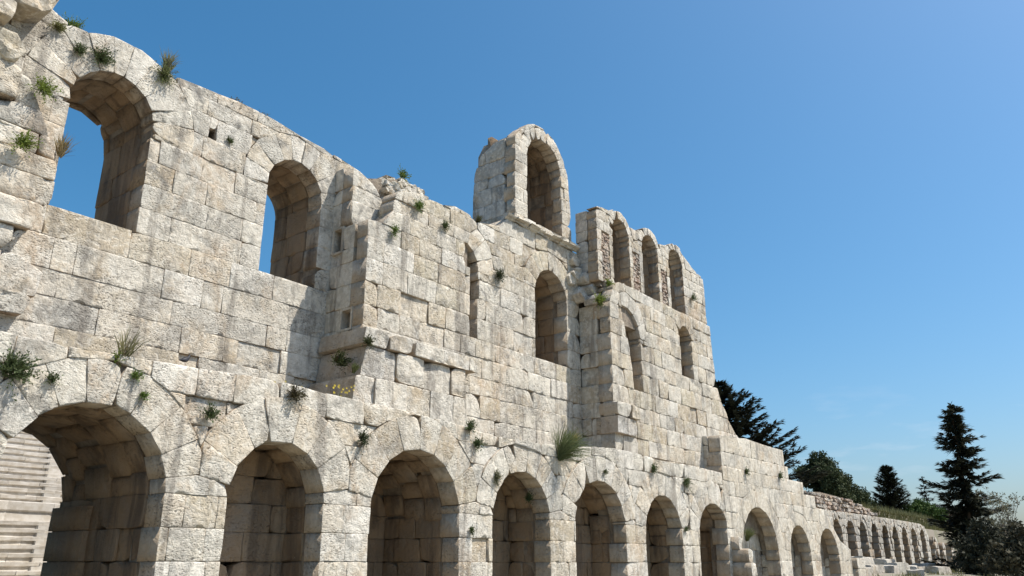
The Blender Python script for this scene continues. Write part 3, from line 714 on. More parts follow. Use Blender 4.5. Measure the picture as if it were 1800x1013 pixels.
courses(bell, leftf(26.7), [16.1, 16.75, 17.5, 18.35, 18.9, 19.7, 20.75], -5.42, -3.45, rng, PAL_GREY, M_STONE, [(-5.42, 16.1), (-3.4, 16.1), (-3.4, 20.75), (-4.2, 20.6), (-5.0, 20.2), (-5.35, 19.4)], wid=(1.0, 1.9), depth=.4, rough=.7, wear=1.4, pit=.5, gap=.004)

SIDE[0] = M_SIDE
# --- seating seen through the first passage -----------------------------------
rng = random.Random(67)
seating = empty('seating_tiers', (0, 0, 0), ruin)
def seat_row(y, z, rise, run, tone, name='seat_block', xa=8., xb=27.):
    """one curved tier: marble blocks laid end to end, each a little out of line"""
    x = xa + rng.uniform(-.8, 0)
    prof = [(.02, z - .05), (.05, z + rise * .48), (-.04, z + rise * .56), (-.06, z + rise * .97), (-.03, z + rise), (run + .12, z + rise - .01)]
    m = len(prof)
    while x < xb:
        w = rng.uniform(.9, 2.1); V, F = [], []; dy0, dz0 = rng.uniform(-.025, .02), rng.uniform(-.018, .012)
        for i in range(3):
            t = (x + .006 + (w - .012) * i / 2 - 19.) / 60.
            for dy, zz in prof:
                rr = 60. + dy + dy0 + rng.uniform(-.012, .012); V.append((19. + rr * math.sin(t), y - 60. + rr * math.cos(t), zz + dz0 + rng.uniform(-.008, .008)))
        for i in range(2):
            for j in range(m - 1): q = i * m + j; F.append((q, q + m, q + m + 1, q + 1))
        F += [tuple(range(m))[::-1], tuple(range(2 * m, 3 * m))]
        k = tone * rng.uniform(.88, 1.10)
        mesh_obj(name, V, F, M_MARBLE, seating, (.60 * k, .565 * k, .51 * k, 1), smooth=False)
        x += w
y, z = 15.8, 0.
for k in range(34):
    c = rng.uniform(.93, 1.05)
    if k == 10:
        seat_row(y, z, .80, .9, 1., 'walkway_wall'); y += .9; z += .80; continue
    seat_row(y, z, .33, .50, c)
    if 2 <= k:
        for q in range(2):
            tn = rng.uniform(.75, 1.05); xs = 13.95 + (y - 15.8) * .415; v = []
            x0, x1, ya, yb, za, zb = xs, xs + .72, y - .28 + q * .25, y + .05 + q * .25, z - .1, z + .165 * (q + 1)
            v = [(a, b, c_) for a in (x0, x1) for b in (ya, yb) for c_ in (za, zb)]
            mesh_obj('stair_step', v, [(0, 1, 3, 2), (4, 6, 7, 5), (0, 4, 5, 1), (2, 3, 7, 6), (1, 5, 7, 3)], M_MARBLE, seating, tuple(v * c * tn for v in (.56, .53, .48)) + (1,), smooth=False)
    y += .50; z += .33
rg = random.Random(3)
for k in range(9):
    x = 12 + k * 1.5; pol = [(x + .9 * math.cos(a) * rg.uniform(.8, 1.1), z + .15 + .45 * math.sin(a) * rg.uniform(.7, 1.1)) for a in [i * math.pi / 3 for i in range(6)]]
    block('rubble_stone', seating, front(y + .5), pol, 1., M_STONE, rg, pick(rg, PAL_GREY), 2., wear=1.5, bev=.07)

# ------------------------------------------------------------------ the long arcaded wall further on
SIDE[0] = M_INNER
rng = random.Random(83)
stoa = tag(empty('arcaded_wall', (90, 5, 0)), 'long low grey wall of narrow arches behind the stepped wall', 'wall')
SY = 5.0
st_c = [74.4, 78.1, 81.8, 85.5, 89.2, 92.9, 96.6, 100.5, 104.5]
st_r = 1.17
st_out = [(66, -.5), (107.4, -.5), (107.2, 4.6), (106.2, 5.6), (104, 5.85), (98, 5.9), (90, 5.92), (80, 5.9), (74, 5.86), (66, 5.9)]
st_op = [arch(c, st_r, 4.05, -.6) for c in st_c]
prism('wall_core', front(SY + .12), [(x, z - (.12 if z > 0 else 0)) for x, z in st_out], 2.4, M_CORE, stoa, cuts=[arch(c, st_r + .05, 4.05, -.7) for c in st_c])
fZ = front(SY)
PAL_ST = [(.44, .42, .37), (.48, .45, .40), (.40, .37, .33), (.50, .47, .41), (.42, .38, .32)]
for c in st_c:
    ring(stoa, fZ, c, 4.05, st_r, st_r + .52, 0, 180, 7, rng, PAL_ST, M_STONE, keep=[st_out], rough=.9, wear=1.4, step=.35)
    jamb(stoa, c + st_r, SY + .6, SY + 2.6, [-.5, 1.2, 2.6, 4.05], rng, pal=[(.20, .15, .11)])  # darker brown paints in the shade inside the arches
st_sec = [sector(c, 4.05, st_r + .52, 0, 180) for c in st_c]
courses(stoa, fZ, [-.5, .2, .9, 1.55, 2.2, 2.85, 3.45, 4.05, 4.75, 5.35, 5.95], 66, 107.4, rng, PAL_ST, M_STONE, st_out, st_op + st_sec, wid=(1.0, 1.6), rough=.7, wear=1.2, jut=.025, step=.4)
prism('niche_backing', front(SY + 2.6), rect(66, 110, -.5, 5.6), .5, M_CORE, stoa)
for k in range(5):                                  # ruined piers that go on beyond
    x = 109.5 + k * 4.2; h = [4.0, 3.4, 3.0, 2.6, 2.2][k]
    courses(stoa, front(SY + rng.uniform(-.2, .2)), [-.3, .4, 1.1, 1.8, 2.5, 3.2, 4.0, 4.6][:3 + int(h / .7)], x, x + 1.3, rng, PAL_ST, M_STONE, wid=(.7, 1.0), rough=1.6, wear=2., depth=1.1, jut=.08, step=.4)
prism('ruined_backing', front(SY + 1.4), [(107, -.5), (135, -.5), (135, 2.8), (124, 3.9), (115, 4.4), (107, 5.4)], .6, M_CORE, stoa)

rubble = tag(empty('rubble_wall', (86, 8.2, 5.6)), 'reddish rough rubble wall above the long grey arcade', 'wall')
prism('wall_core', front(8.5), [(66, 5.2), (101, 5.2), (99, 6.9), (95.8, 7.4), (91.6, 7.7), (86.5, 8.0), (81.5, 8.1), (75.8, 7.8), (66, 7.6)], .7, M_CORE, rubble)
rg = random.Random(19)
z = 5.5
while z < 8.2:
    h = rg.uniform(.28, .42); x = 70 + rg.uniform(0, .6)
    while x < 100:
        w = rg.uniform(.5, 1.25)
        top = 8.1 if x < 87 else 8.1 - (x - 87) * .09
        if z + h < top + .1:
            pol = [(x + .03, z + .02 + rg.uniform(0, .05)), (x + w - .03, z + .02 + rg.uniform(0, .05)), (x + w - .02, z + h - .04), (x + w * .6, z + h + rg.uniform(-.05, .05)), (x + .04, z + h - .03)]
            block('rubble_stone', rubble, front(8.3 + rg.uniform(-.18, .12)), pol, .35, M_STONE, rg, pick(rg, [(.38, .28, .22), (.34, .24, .18), (.42, .34, .28), (.36, .31, .27), (.44, .40, .35), (.33, .21, .15)], .6), 1.5, wear=1.3, step=.3, bev=.06)
        x += w
    z += h

SIDE[0] = M_SIDE
# ------------------------------------------------------------------ loose ancient blocks at the foot of the long wall
rg = random.Random(29)
LOOSE = [((63.6, .4, .55), (2.4, 1.2, .8), 4, 'squared grey block beside the end pier of the stepped wall'), ((66.4, .6, .55), (2.6, 1.3, .95), -6, 'long grey block lying second from the end pier'),
         ((69.6, .2, .55), (2.8, 1.3, .9), 8, 'pale grey block in the middle of the low row by dry grass'), ((73.4, .6, .6), (3.2, 1.4, 1.05), -3, 'largest grey block of the low row below the arcade'),
         ((77.6, .5, .6), (2.4, 1.2, .8), 10, 'grey block after the largest one in the low row'), ((71.5, 2.6, .8), (3.4, 1.2, 1.3), 2, 'weathered long slab raised behind the low row of blocks'),
         ((81.5, .8, .6), (2.8, 1.3, .75), -8, 'last grey block of the low row towards the dark fir')]
def hewn(name, loc, dim, rot, seed, color):
    g = random.Random(seed); V, F = [], []
    n = 5
    import itertools
    def face(o, u, v):
        s = len(V)
        for i in range(n + 1):
            for j in range(n + 1):
                p = Vector(o) + Vector(u) * (i / n) + Vector(v) * (j / n)
                q = Vector((p.x * dim[0], p.y * dim[1], p.z * dim[2]))
                cc = Vector((q.x, q.y, q.z - dim[2] / 2)); d = noise.noise_vector(q * 1.1 + Vector((seed * 7., 0, 0))) * .10 + noise.noise_vector(q * 3.7 + Vector((0, seed * 3., 0))) * .035
                q = q + d - Vector((0, 0, dim[2] / 2)); e = max(abs(p.x) * 2, 0)
                k = sum(1 for a in (abs(p.x) > .49, abs(p.y) > .49, abs(p.z - .5) > .49) if a)
                q *= (1., 1., .975, .94)[k]
                V.append(q + Vector((0, 0, dim[2] / 2)))
        for i in range(n):
            for j in range(n): a = s + i * (n + 1) + j; F.append((a, a + n + 1, a + n + 2, a + 1))
    face((-.5, -.5, 0), (1, 0, 0), (0, 0, 1)); face((.5, -.5, 0), (0, 1, 0), (0, 0, 1)); face((.5, .5, 0), (-1, 0, 0), (0, 0, 1)); face((-.5, .5, 0), (0, -1, 0), (0, 0, 1)); face((-.5, -.5, 1), (1, 0, 0), (0, 1, 0))
    me = bpy.data.meshes.new(name); me.from_pydata([tuple(v) for v in V], [], F); me.materials.append(M_STONE)
    me.polygons.foreach_set('use_smooth', [True] * len(me.polygons))
    o = bpy.data.objects.new(name, me); link(o); o.location = loc; o.rotation_euler = (0, 0, R(rot)); o.color = color
    return o
LOOSE += [((66.0, -2.6, .35), (1.6, 1.0, .8), 20, 'small block tilted in front of the low row, nearest the end pier'), ((75.2, -2.2, .45), (2.2, 1.1, .9), -12, 'pale block standing apart in front of the largest one'),
          ((79.0, 2.8, .75), (3.6, 1.2, 1.2), 3, 'second long slab behind the low row, left of the fir'), ((86.0, 1.2, .6), (3.0, 1.3, 1.0), -4, 'grey block half hidden by the fir branches')]
for i, (l, d, r_, lab) in enumerate(LOOSE):
    tag(hewn('stone_block', l, d, r_, i + 1, pick(rg, PAL_ST, .7)), lab, 'stone block', 'loose blocks in front of the long wall')

# ------------------------------------------------------------------ plants
def leaf_mesh(name, quads, mat, parent, color, origin=None):
    V, F = [], []
    for q in quads:
        s = len(V); V += q; F.append(tuple(range(s, s + len(q))))
    return mesh_obj(name, V, F, mat, parent, color, smooth=False, origin=origin)
def rv(g): 
    while True:
        v = Vector((g.uniform(-1, 1), g.uniform(-1, 1), g.uniform(-1, 1)))
        if .05 < v.length < 1: return v
def bush_quads(g, c, rx, ry, rz, n, ls, up=.3):
    q = []
    for _ in range(n):
        v = rv(g); rr = v.length ** .5 if g.random() < .7 else v.length
        d = v.normalized(); p = Vector((c[0] + d.x * rx * rr, c[1] + d.y * ry * rr, c[2] + d.z * rz * rr))
        a = (d + rv(g) * .8 + Vector((0, 0, up))).normalized(); b = a.cross(rv(g)).normalized()
        l = ls * g.uniform(.6, 1.3); w = l * g.uniform(.22, .4)
        q.append([p - b * w * .5, p + a * l * .5 - b * w * .6, p + a * l, p + a * l * .5 + b * w * .6])
    return q
def blade_quads(g, c, n, L, spread, w=.012, lean=(0, -.5, .6), droop=.25):
    q = []
    for _ in range(n):
        d = (Vector(lean) + rv(g) * spread).normalized(); l = L * g.uniform(.5, 1.1); p = Vector(c) + rv(g) * L * .12
        s = d.cross(rv(g)).normalized() * w
        m = p + d * l * .55; e = p + d * l - Vector((0, 0, l * droop * g.random()))
        q.append([p - s, m - s, m + s, p + s]); q.append([m - s, e, m + s])
    return q
def sprig_quads(g, c, size, flat, n):
    """leafy sprigs fanning out of one root, longer on one side, so that the bush has no round outline"""
    q = []; bias = Vector((g.uniform(-.5, .5), 0, g.uniform(-.15, .45)))
    for _ in range(n):
        d = Vector((g.gauss(0, .75), -abs(g.gauss(0, .55)) - .12, g.gauss(.15, .75) * flat)) + bias
        d.normalize(); L = size * g.uniform(.22, .72) * (1.25 if g.random() < .2 else 1.)
        b0 = c + Vector((g.gauss(0, .10) * size, 0, g.gauss(0, .10) * size)); m = max(5, int(L / .035))
        sag = Vector((0, 0, -g.uniform(.0, .25) * L)); s = d.cross(rv(g)).normalized() * .0035
        e = b0 + d * L + sag; q.append([b0 - s, e, b0 + s])
        for j in range(m):
            t = (j + g.random()) / m; p = b0 + d * L * t + sag * t * t
            a = (d * .8 + rv(g) * .9).normalized(); w = a.cross(rv(g)).normalized(); l = g.uniform(.045, .085) * (.7 + .5 * size); k = l * g.uniform(.16, .30)
            q.append([p, p + a * l * .5 + w * k, p + a * l, p + a * l * .5 - w * k])
    return q
PSEED = [100]
GREEN, OLIVE, DARKG, DRY, LIME = (.16, .23, .06, 1), (.18, .20, .085, 1), (.10, .13, .055, 1), (.38, .30, .16, 1), (.21, .27, .055, 1)
def shrub(loc, size, color, label, kind='bush', cat='plant', group='plants rooted in the stone joints', flat=.8, n=None, name=None):
    PSEED[0] += 1; g = random.Random(PSEED[0]); size *= 1.0
    nm = name or {'bush': 'wall_shrub', 'grass': 'grass_tuft', 'broom': 'wall_shrub', 'flower': 'flowering_plant'}[kind]
    root = tag(empty(nm, loc), label, cat, group)
    c = Vector(loc)
    st = []
    for _ in range(7):
        d = (Vector((g.uniform(-1, 1), -.6, g.uniform(-.2, 1))) ).normalized(); e = c + d * size * .55; s = d.cross(Vector((0, 0, 1)) + rv(g) * .1).normalized() * .010
        b0 = c + Vector((0, .10, 0)); st.append([b0 - s, e - s * .4, e + s * .4, b0 + s])
    leaf_mesh('stem', st, M_BARK, root, (.16, .12, .08, 1))
    if kind == 'bush':
        q = sprig_quads(g, c, size, flat, int((50 + 110 * size) * (1. if not n else .6)))
    elif kind == 'broom':
        q = blade_quads(g, c, n or 420, size, .85, .008, (.35, -.5, .75), .3)
    elif kind == 'grass':
        q = blade_quads(g, c, n or 150, size, .55, .009, (0, -.35, .9), .3)
    else:
        q = blade_quads(g, c, n or 130, size * .8, .7, .010, (0, -.4, .9), .2)
    leaf_mesh('foliage', q, M_LEAF, root, color)
    if kind == 'flower':
        fq = []
        for _ in range(26):
            p = c + Vector((g.uniform(-.6, .6) * size, g.uniform(-.5, .1) * size, g.uniform(.25, .95) * size))
            for k in range(5):
                a = k * 1.2566; d = Vector((math.cos(a), -.4, math.sin(a))) * .032; e = Vector((math.cos(a + .5), -.4, math.sin(a + .5))) * .03
                fq.append([p, p + d, p + (d + e) * .75, p + e])
        leaf_mesh('blossom', fq, M_FLOWER, root, (.75, .58, .03, 1))
    return root

W = W1Y - .02
shrub((8.80, W, 16.05), .62, DARKG, 'round dark green bush above the crown of the top left window')
shrub((8.25, W, 15.95), .40, DARKG, 'narrow dark tuft hanging beside the round bush over the left window', flat=1.2)
shrub((8.05, W + .3, 16.75), .55, GREEN, 'bright green low bush on the wall top beside the overhanging block', flat=.5)
shrub((7.55, W, 16.35), .35, (.24, .24, .10, 1), 'pale yellowish tuft under the overhanging block', flat=.7)
shrub((10.85, W, 16.45), .60, OLIVE, 'bush with feathery grass hanging over the wall edge right of the left window', flat=1.3)
shrub((10.95, W + .2, 16.75), .85, (.30, .29, .18, 1), 'feathery dry grass crowning the wall edge right of the left window', 'grass', n=170)
shrub((13.60, W + .3, 16.75), .50, (.17, .16, .09, 1), 'larger dry tuft on the bare wall top between the windows', flat=.7)
shrub((14.75, W + .3, 16.72), .42, (.17, .16, .09, 1), 'smaller dry tuft on the wall top next to the second window', flat=.7)
shrub((13.37, W, 15.20), .24, DARKG, 'tiny dark tuft by the square hole between the two windows', n=120)
shrub((7.35, 4.28, 14.05), .55, LIME, 'light green upright plant between the rough stones left of the window', flat=1.5)
shrub((7.08, 4.12, 12.15), .62, LIME, 'bright green cushion bush on the rough stones left of the window', flat=.75)
shrub((8.22, 4.6, 12.45), .75, DRY, 'straw coloured dry grass sticking out into the left window', 'grass', n=90)
F0 = -.03
shrub((6.40, F0, 5.30), .72, DARKG, 'wide dark bush at the picture edge on the first arch', flat=.7)
shrub((7.25, F0, 5.25), .30, DARKG, 'small dark tuft next to the wide bush on the first arch', n=160)
shrub((8.70, .1, 5.98), .95, (.27, .25, .13, 1), 'thin tall dry grass on the ledge above the first arch', 'grass', n=60)
shrub((8.55, .05, 5.98), .28, LIME, 'little yellow green weed at the foot of the thin dry grass', n=110)
shrub((9.02, F0, 5.66), .26, GREEN, 'small green tuft in a joint right of the thin dry grass', n=120)
shrub((9.23, F0, 5.22), .20, GREEN, 'tiny green sprig low between the stones of the first arch', n=90)
shrub((13.37, F0, 5.90), .48, (.10, .085, .045, 1), 'brownish round bush on the crown of the second arch')
shrub((10.97, F0, 5.00), .42, DARKG, 'dark bush in the corner between the first and second arch')
shrub((15.83, F0, 5.00), .44, (.06, .075, .035, 1), 'tall oval dark bush between the second and third arch', flat=1.4)
shrub((20.56, F0, 5.90), .44, DARKG, 'upper of two dark bushes right of the third arch')
shrub((20.90, F0, 5.38), .42, DARKG, 'lower of two dark bushes right of the third arch', flat=1.1)
shrub((20.70, F0, 2.60), .26, DARKG, 'small tuft in the broken pier between the third and fourth arch', n=120, flat=1.2)
shrub((21.95, F0, 4.35), .38, (.16, .16, .09, 1), 'grey green hanging tuft beside the shoulder of the fourth arch', flat=1.4)
shrub((25.75, F0, 5.45), 1.55, (.155, .185, .085, 1), 'large spiky grey green broom bush over the fourth and fifth arch', 'broom', n=520)
shrub((26.90, .2, 5.95), .75, (.36, .32, .10, 1), 'yellow dry grass beside the large broom bush', 'grass', n=150)
shrub((24.55, .6, 3.85), .40, DARKG, 'dark plant hanging inside the fourth arch')
shrub((28.95, F0, 5.15), .24, DARKG, 'tiny tuft over the crown of the fifth arch', n=100)
shrub((33.05, F0, 5.60), .40, DARKG, 'small dark tuft at the crown of the sixth arch', flat=1.2)
shrub((36.05, F0, 5.20), .58, DARKG, 'dark bush between the sixth and seventh arch')
shrub((35.85, F0, 3.05), .30, DARKG, 'tiny tuft low on the pier between the sixth and seventh arch', n=120)
shrub((42.4, -.2, 2.75), .80, OLIVE, 'olive grass behind the broken stub of wall', 'grass', n=200)
shrub((43.5, F0, 6.30), .40, DARKG, 'left tuft of two on the smooth stepped wall', flat=1.2)
shrub((48.5, F0, 6.50), .42, DARKG, 'right tuft of two on the smooth stepped wall', flat=1.2)
shrub((16.75, 2.35, 6.15), .95, OLIVE, 'tall weed with yellow flowers at the foot of the projecting wall', 'flower')
shrub((14.9, 2.6, 6.1), .75, OLIVE, 'lower yellow flowering weed along the ledge by the shadow edge', 'flower', n=110)
shrub((17.35, 3.1, 8.0), .65, (.07, .085, .03, 1), 'dark green plants in the shaded corner beside the plinth', flat=.6)
shrub((17.85, 2.25, 8.65), .42, (.08, .095, .04, 1), 'green tuft on the upper step of the plinth corner', flat=.6)
shrub((17.40, 2.32, 7.55), .40, OLIVE, 'short grass growing on the lower step of the plinth corner', 'grass', n=130)
shrub((20.35, 3.6, 16.25), .50, GREEN, 'green tuft on the broken rubble top of the central wall', flat=.7)
shrub((20.45, 2.68, 14.68), .45, GREEN, 'bright leafy plant on the stones under the rubble top', flat=1.2)
shrub((19.25, 2.68, 13.25), .38, GREEN, 'slim green plant hanging in a joint near the wall corner', flat=1.5)
shrub((19.2, 3.3, 13.5), .75, (.24, .22, .13, 1), 'dry grass in the notch above the wall corner', 'grass', n=110)
shrub((21.92, 2.68, 14.35), .40, DARKG, 'round dark tuft between rubble top and blocked niche')
shrub((25.40, 2.68, 13.22), .55, (.075, .09, .045, 1), 'dark bush right of the ring of the blocked niche')
shrub((24.1, 2.85, 15.25), .50, (.12, .12, .06, 1), 'dark grass at the foot of the freestanding arch', 'grass', n=150)
shrub((31.45, 1.55, 13.45), .72, LIME, 'lime green cushion on the top corner of the right tower', flat=.75)
shrub((32.05, 1.35, 14.42), .48, LIME, 'lime green tuft on the ledge below the three tall openings', flat=.75)
shrub((41.5, 1.42, 16.1), .48, DARKG, 'dark tuft on the wall right of the three tall openings', n=160)

# ------------------------------------------------------------------ pigeon on the ledge
def pigeon(loc, rot):
    root = tag(empty('pigeon', loc), 'dark grey pigeon standing on the ledge above the second arch', 'bird')
    M = Matrix.Rotation(R(rot), 4, 'Z')
    sp = [((-.20, 0, .13), .008, .012), ((-.15, 0, .135), .035, .016), ((-.09, 0, .15), .05, .042), ((-.02, 0, .17), .062, .062), ((.05, 0, .20), .056, .06), ((.09, 0, .245), .036, .04), ((.105, 0, .285), .030, .031), ((.125, 0, .305), .026, .026), ((.145, 0, .30), .012, .012), ((.168, 0, .292), .003, .003)]
    V, F = [], []; k = 10
    for (c, a, b) in sp:
        for i in range(k):
            t = 2 * math.pi * i / k; V.append(Vector(loc) + M @ Vector((c[0] - .3 * b * math.sin(t), c[1] + a * math.cos(t), c[2] + b * math.sin(t))))
    for i in range(len(sp) - 1):
        for j in range(k): F.append((i * k + j, i * k + (j + 1) % k, (i + 1) * k + (j + 1) % k, (i + 1) * k + j))
    F += [tuple(range(k))[::-1], tuple(range((len(sp) - 1) * k, len(sp) * k))]
    mesh_obj('body', V, F, M_BIRD, root, (.028, .028, .034, 1), origin=loc)
    for s in (-1, 1):
        V = [Vector(loc) + M @ Vector(p) for p in ((.0, s * .022, .14), (.008, s * .022, .14), (.008, s * .022, .0), (.0, s * .022, .0), (.035, s * .03, .002), (.004, s * .03, .14))]
        mesh_obj('leg', V, [(0, 1, 2, 3), (2, 4, 3), (1, 5, 2)], M_BIRD, root, (.30, .12, .10, 1), smooth=False, origin=loc)
        V = [Vector(loc) + M @ Vector(p) for p in ((.05, s * .058, .21), (.0, s * .068, .19), (-.10, s * .05, .165), (-.17, s * .022, .145), (-.08, s * .058, .14), (.0, s * .066, .145))]
        mesh_obj('wing', V, [(0, 1, 5), (1, 2, 4, 5), (2, 3, 4)], M_BIRD, root, (.05, .05, .06, 1), origin=loc)
pigeon((10.22, .12, 6.10), 15)

# ------------------------------------------------------------------ trees
def trunk_mesh(name, parent, pts, radii, color=(.12, .095, .075, 1), k=7):
    V, F = [], []
    for i, (p, r) in enumerate(zip(pts, radii)):
        for j in range(k):
            a = 2 * math.pi * j / k; V.append((p[0] + r * math.cos(a), p[1] + r * math.sin(a), p[2]))
    for i in range(len(pts) - 1):
        for j in range(k): F.append((i * k + j, i * k + (j + 1) % k, (i + 1) * k + (j + 1) % k, (i + 1) * k + j))
    return mesh_obj(name, V, F, M_BARK, parent, color)
def limb_strip(g, a, b, r):
    d = (b - a).normalized(); s = d.cross(Vector((0, 0, 1))); s = (s.normalized() if s.length > .01 else Vector((1, 0, 0))); t = d.cross(s)
    out = []
    for k in range(3):
        u = s * math.cos(k * 2.094) + t * math.sin(k * 2.094); v = s * math.cos((k + 1) * 2.094) + t * math.sin((k + 1) * 2.094)
        out.append([a + u * r, a + v * r, b + v * r * .3, b + u * r * .3])
    return out
def tuft_quads(g, p, r, n, ls):
    q = []
    for _ in range(n):
        o = Vector(p) + rv(g) * r; a = rv(g).normalized(); b = a.cross(rv(g)).normalized(); l = ls * g.uniform(.6, 1.3)
        q.append([o, o + a * l * .5 + b * l * .22, o + a * l, o + a * l * .5 - b * l * .22])
    return q
def spray_quads(g, p, d, n, L):
    q = []
    for _ in range(n):
        a = (d + rv(g) * .75); a.z *= .55; a.normalize(); o = Vector(p) + rv(g) * .12; w = a.cross(Vector((g.uniform(-.5, .5), g.uniform(-.5, .5), 1))).normalized()
        l = L * g.uniform(.5, 1.2); k = l * g.uniform(.09, .17)
        q.append([o, o + a * l * .45 + w * k, o + a * l - Vector((0, 0, .08 * l)), o + a * l * .45 - w * k])
    return q
def conifer(name, label, base, h, lean, rad, color, seed, layers=26, droop=.1, dens=1., per=7, upturn=.3, cat='tree', group='trees on the slope', jag=.45, ls=.30, bare=.08, pw=.85):
    g = random.Random(seed); root = tag(empty(name, base), label, cat, group)
    B = Vector(base); T = B + Vector((lean[0], lean[1], h))
    def ax(t): return B + Vector((lean[0] * t ** 1.5, lean[1] * t ** 1.5, h * t)) + Vector((.25 * math.sin(t * 6 + seed), .2 * math.cos(t * 5), 0)) * h * .02
    pts = [ax(i / 8) for i in range(9)]
    trunk_mesh('trunk', root, pts, [h * .022 * (1 - .92 * i / 8) for i in range(9)])
    leaf, wood = [], []
    for i in range(layers):
        t = bare + (1 - bare) * (i + g.random()) / layers
        rr = rad * ((1 - t) ** pw) + .04 * rad
        for k in range(per):
            if g.random() < .12: continue
            az = g.uniform(0, 2 * math.pi); L = rr * g.uniform(1 - jag, 1 + jag * .45)
            a = ax(t); d = Vector((math.cos(az), math.sin(az), 0))
            m = a + d * L * .55 + Vector((0, 0, -droop * L)); e = a + d * L + Vector((0, 0, (-droop + upturn) * L * .9))
            wood += limb_strip(g, a, m, .02 + .012 * L) + limb_strip(g, m, e, .02)
            n = max(3, int(L / .28))
            for j in range(n):
                s = (j + g.random()) / n
                p = a.lerp(m, s * 2) if s < .5 else m.lerp(e, s * 2 - 1)
                dd = ((m - a) if s < .5 else (e - m)).normalized()
                leaf += spray_quads(g, p, dd, int((6 + 3 * (1 - s)) * dens), ls * 1.7)
    leaf += tuft_quads(g, ax(1.), .15, 20, ls)
    leaf_mesh('limbs', wood, M_BARK, root, (.09, .07, .055, 1)); leaf_mesh('crown', leaf, M_NEEDLE, root, color)
    return root
def round_tree(name, label, base, h, blobs, color, seed, dens=1., ls=.32, cat='tree', group='trees on the slope', trunk=.25):
    g = random.Random(seed); root = tag(empty(name, base), label, cat, group); B = Vector(base)
    trunk_mesh('trunk', root, [B, B + Vector((.1, 0, h * .4)), B + Vector((0, .1, h * .75))], [trunk, trunk * .75, trunk * .4])
    leaf, wood = [], []
    for (dx, dy, dz, r) in blobs:
        c = B + Vector((dx, dy, dz)); wood += limb_strip(g, B + Vector((0, 0, h * .35)), c, .09)
        for _ in range(int(46 * r * r * dens) + 8):
            d = rv(g).normalized(); d.z = d.z * .75 + .12
            p = c + d * r * g.uniform(.55, 1.08)
            leaf += tuft_quads(g, p, .30, 13, ls)
    leaf_mesh('limbs', wood, M_BARK, root, (.10, .08, .06, 1)); leaf_mesh('crown', leaf, M_NEEDLE, root, color)
    return root

DK = (.022, .026, .016, 1)
conifer('cedar_tree', 'dark cedar with ragged level boughs showing behind the right tower', (76.4, 13.8, 7.2), 11.2, (-1.8, 1.0), 6.5, (.036, .040, .026, 1), 5, layers=34, droop=.05, per=10, upturn=.24, dens=2.0, ls=.36, pw=.6, jag=.55)
g = random.Random(2)
bl = [(g.uniform(-4.2, 3.2), g.uniform(-2, 2), 0, 0) for _ in range(34)]
bl = [(x, y, .8 + 5.0 * math.sqrt(max(.05, 1 - (x / 4.9) ** 2)) * g.uniform(.05, 1.), g.uniform(.9, 1.4)) for x, y, _, _ in bl]
bl += [(4.2, -1.6, 1.7, 1.5), (3.2, -1.0, 2.6, 1.5), (3.2, -1.0, 1.2, 1.4), (6.2, -2.4, 1.0, 1.2), (5.4, -2.2, 2.2, 1.2), (-1.2, 0, 6.0, 1.1), (5.2, -2.0, .9, 1.1), (4.8, -2.0, 2.0, 1.0)]
round_tree('pine_tree', 'broad rounded dark green pine above the rubble wall', (96.6, 12.6, 6.6), 5.0, bl, (.062, .080, .034, 1), 6, dens=1.3, trunk=.35)
round_tree('pine_tree', 'small dark pine peeping between stepped wall and broad pine', (92.3, 17.0, 8.0), 4.0, [(0, 0, 3.6, .9), (.6, .2, 3.0, 1.1), (-.8, 0, 2.8, 1.1), (.2, 0, 4.6, .6), (1.3, 0, 2.4, 1.1)], (.022, .026, .016, 1), 8)
conifer('cypress_tree', 'compact dark cypress standing alone on the slope', (126.4, 13.2, 7.2), 7.4, (-.4, 0), 2.6, (.028, .033, .019, 1), 9, layers=30, droop=-.35, upturn=.35, per=9, dens=1.6, jag=.25, pw=.62, ls=.32)
round_tree('green_shrub', 'bright green rounded shrub right of the cypress', (128.5, 10.6, 7.3), 2.5, [(0, 0, 1.3, 1.5), (1.4, -1.2, 1.2, 1.3), (-1.2, 1.0, 1.1, 1.2), (2.6, -2.2, .8, 1.1), (.5, -.5, 2.0, 1.0)], (.075, .125, .032, 1), 12, dens=1.2, cat='shrub', trunk=.12)
conifer('fir_tree', 'tall ragged dark fir leaning left beside the end of the arcade', (90.2, -2.4, 0.4), 15.0, (-6.2, -1.2), 3.2, (.052, .058, .038, 1), 15, layers=60, droop=.28, upturn=.10, per=7, dens=2.2, jag=1.0, pw=.5, ls=.36, bare=.0)
conifer('fir_tree', 'thin small fir beyond the tall leaning one', (134.6, 10.2, 6.6), 7.0, (-.4, .2), 2.3, (.026, .028, .02, 1), 16, layers=18, droop=.1, upturn=.15, per=5, jag=.5)
round_tree('brown_shrub', 'brownish dry bush between green shrub and leaning fir', (136.8, 9.2, 5.4), 3.6, [(0, 0, 2.6, 1.9), (1.9, -1.0, 2.3, 1.8), (-1.6, 1.0, 2.0, 1.5), (3.6, -1.9, 1.5, 1.7), (5.2, -2.6, 1.4, 1.7)], (.060, .048, .034, 1), 17, cat='shrub', trunk=.12)
round_tree('dark_bush', 'large dark leafy bush at the foot of the leaning fir', (80.5, -4.8, .2), 4.5, [(0, 0, 2.6, 1.8), (1.4, -1., 3.2, 1.6), (-.6, .6, 1.4, 1.7), (2.2, -1.8, 2.0, 1.9), (.6, -.4, 4.0, 1.2)], (.045, .048, .030, 1), 18, cat='shrub', trunk=.15)
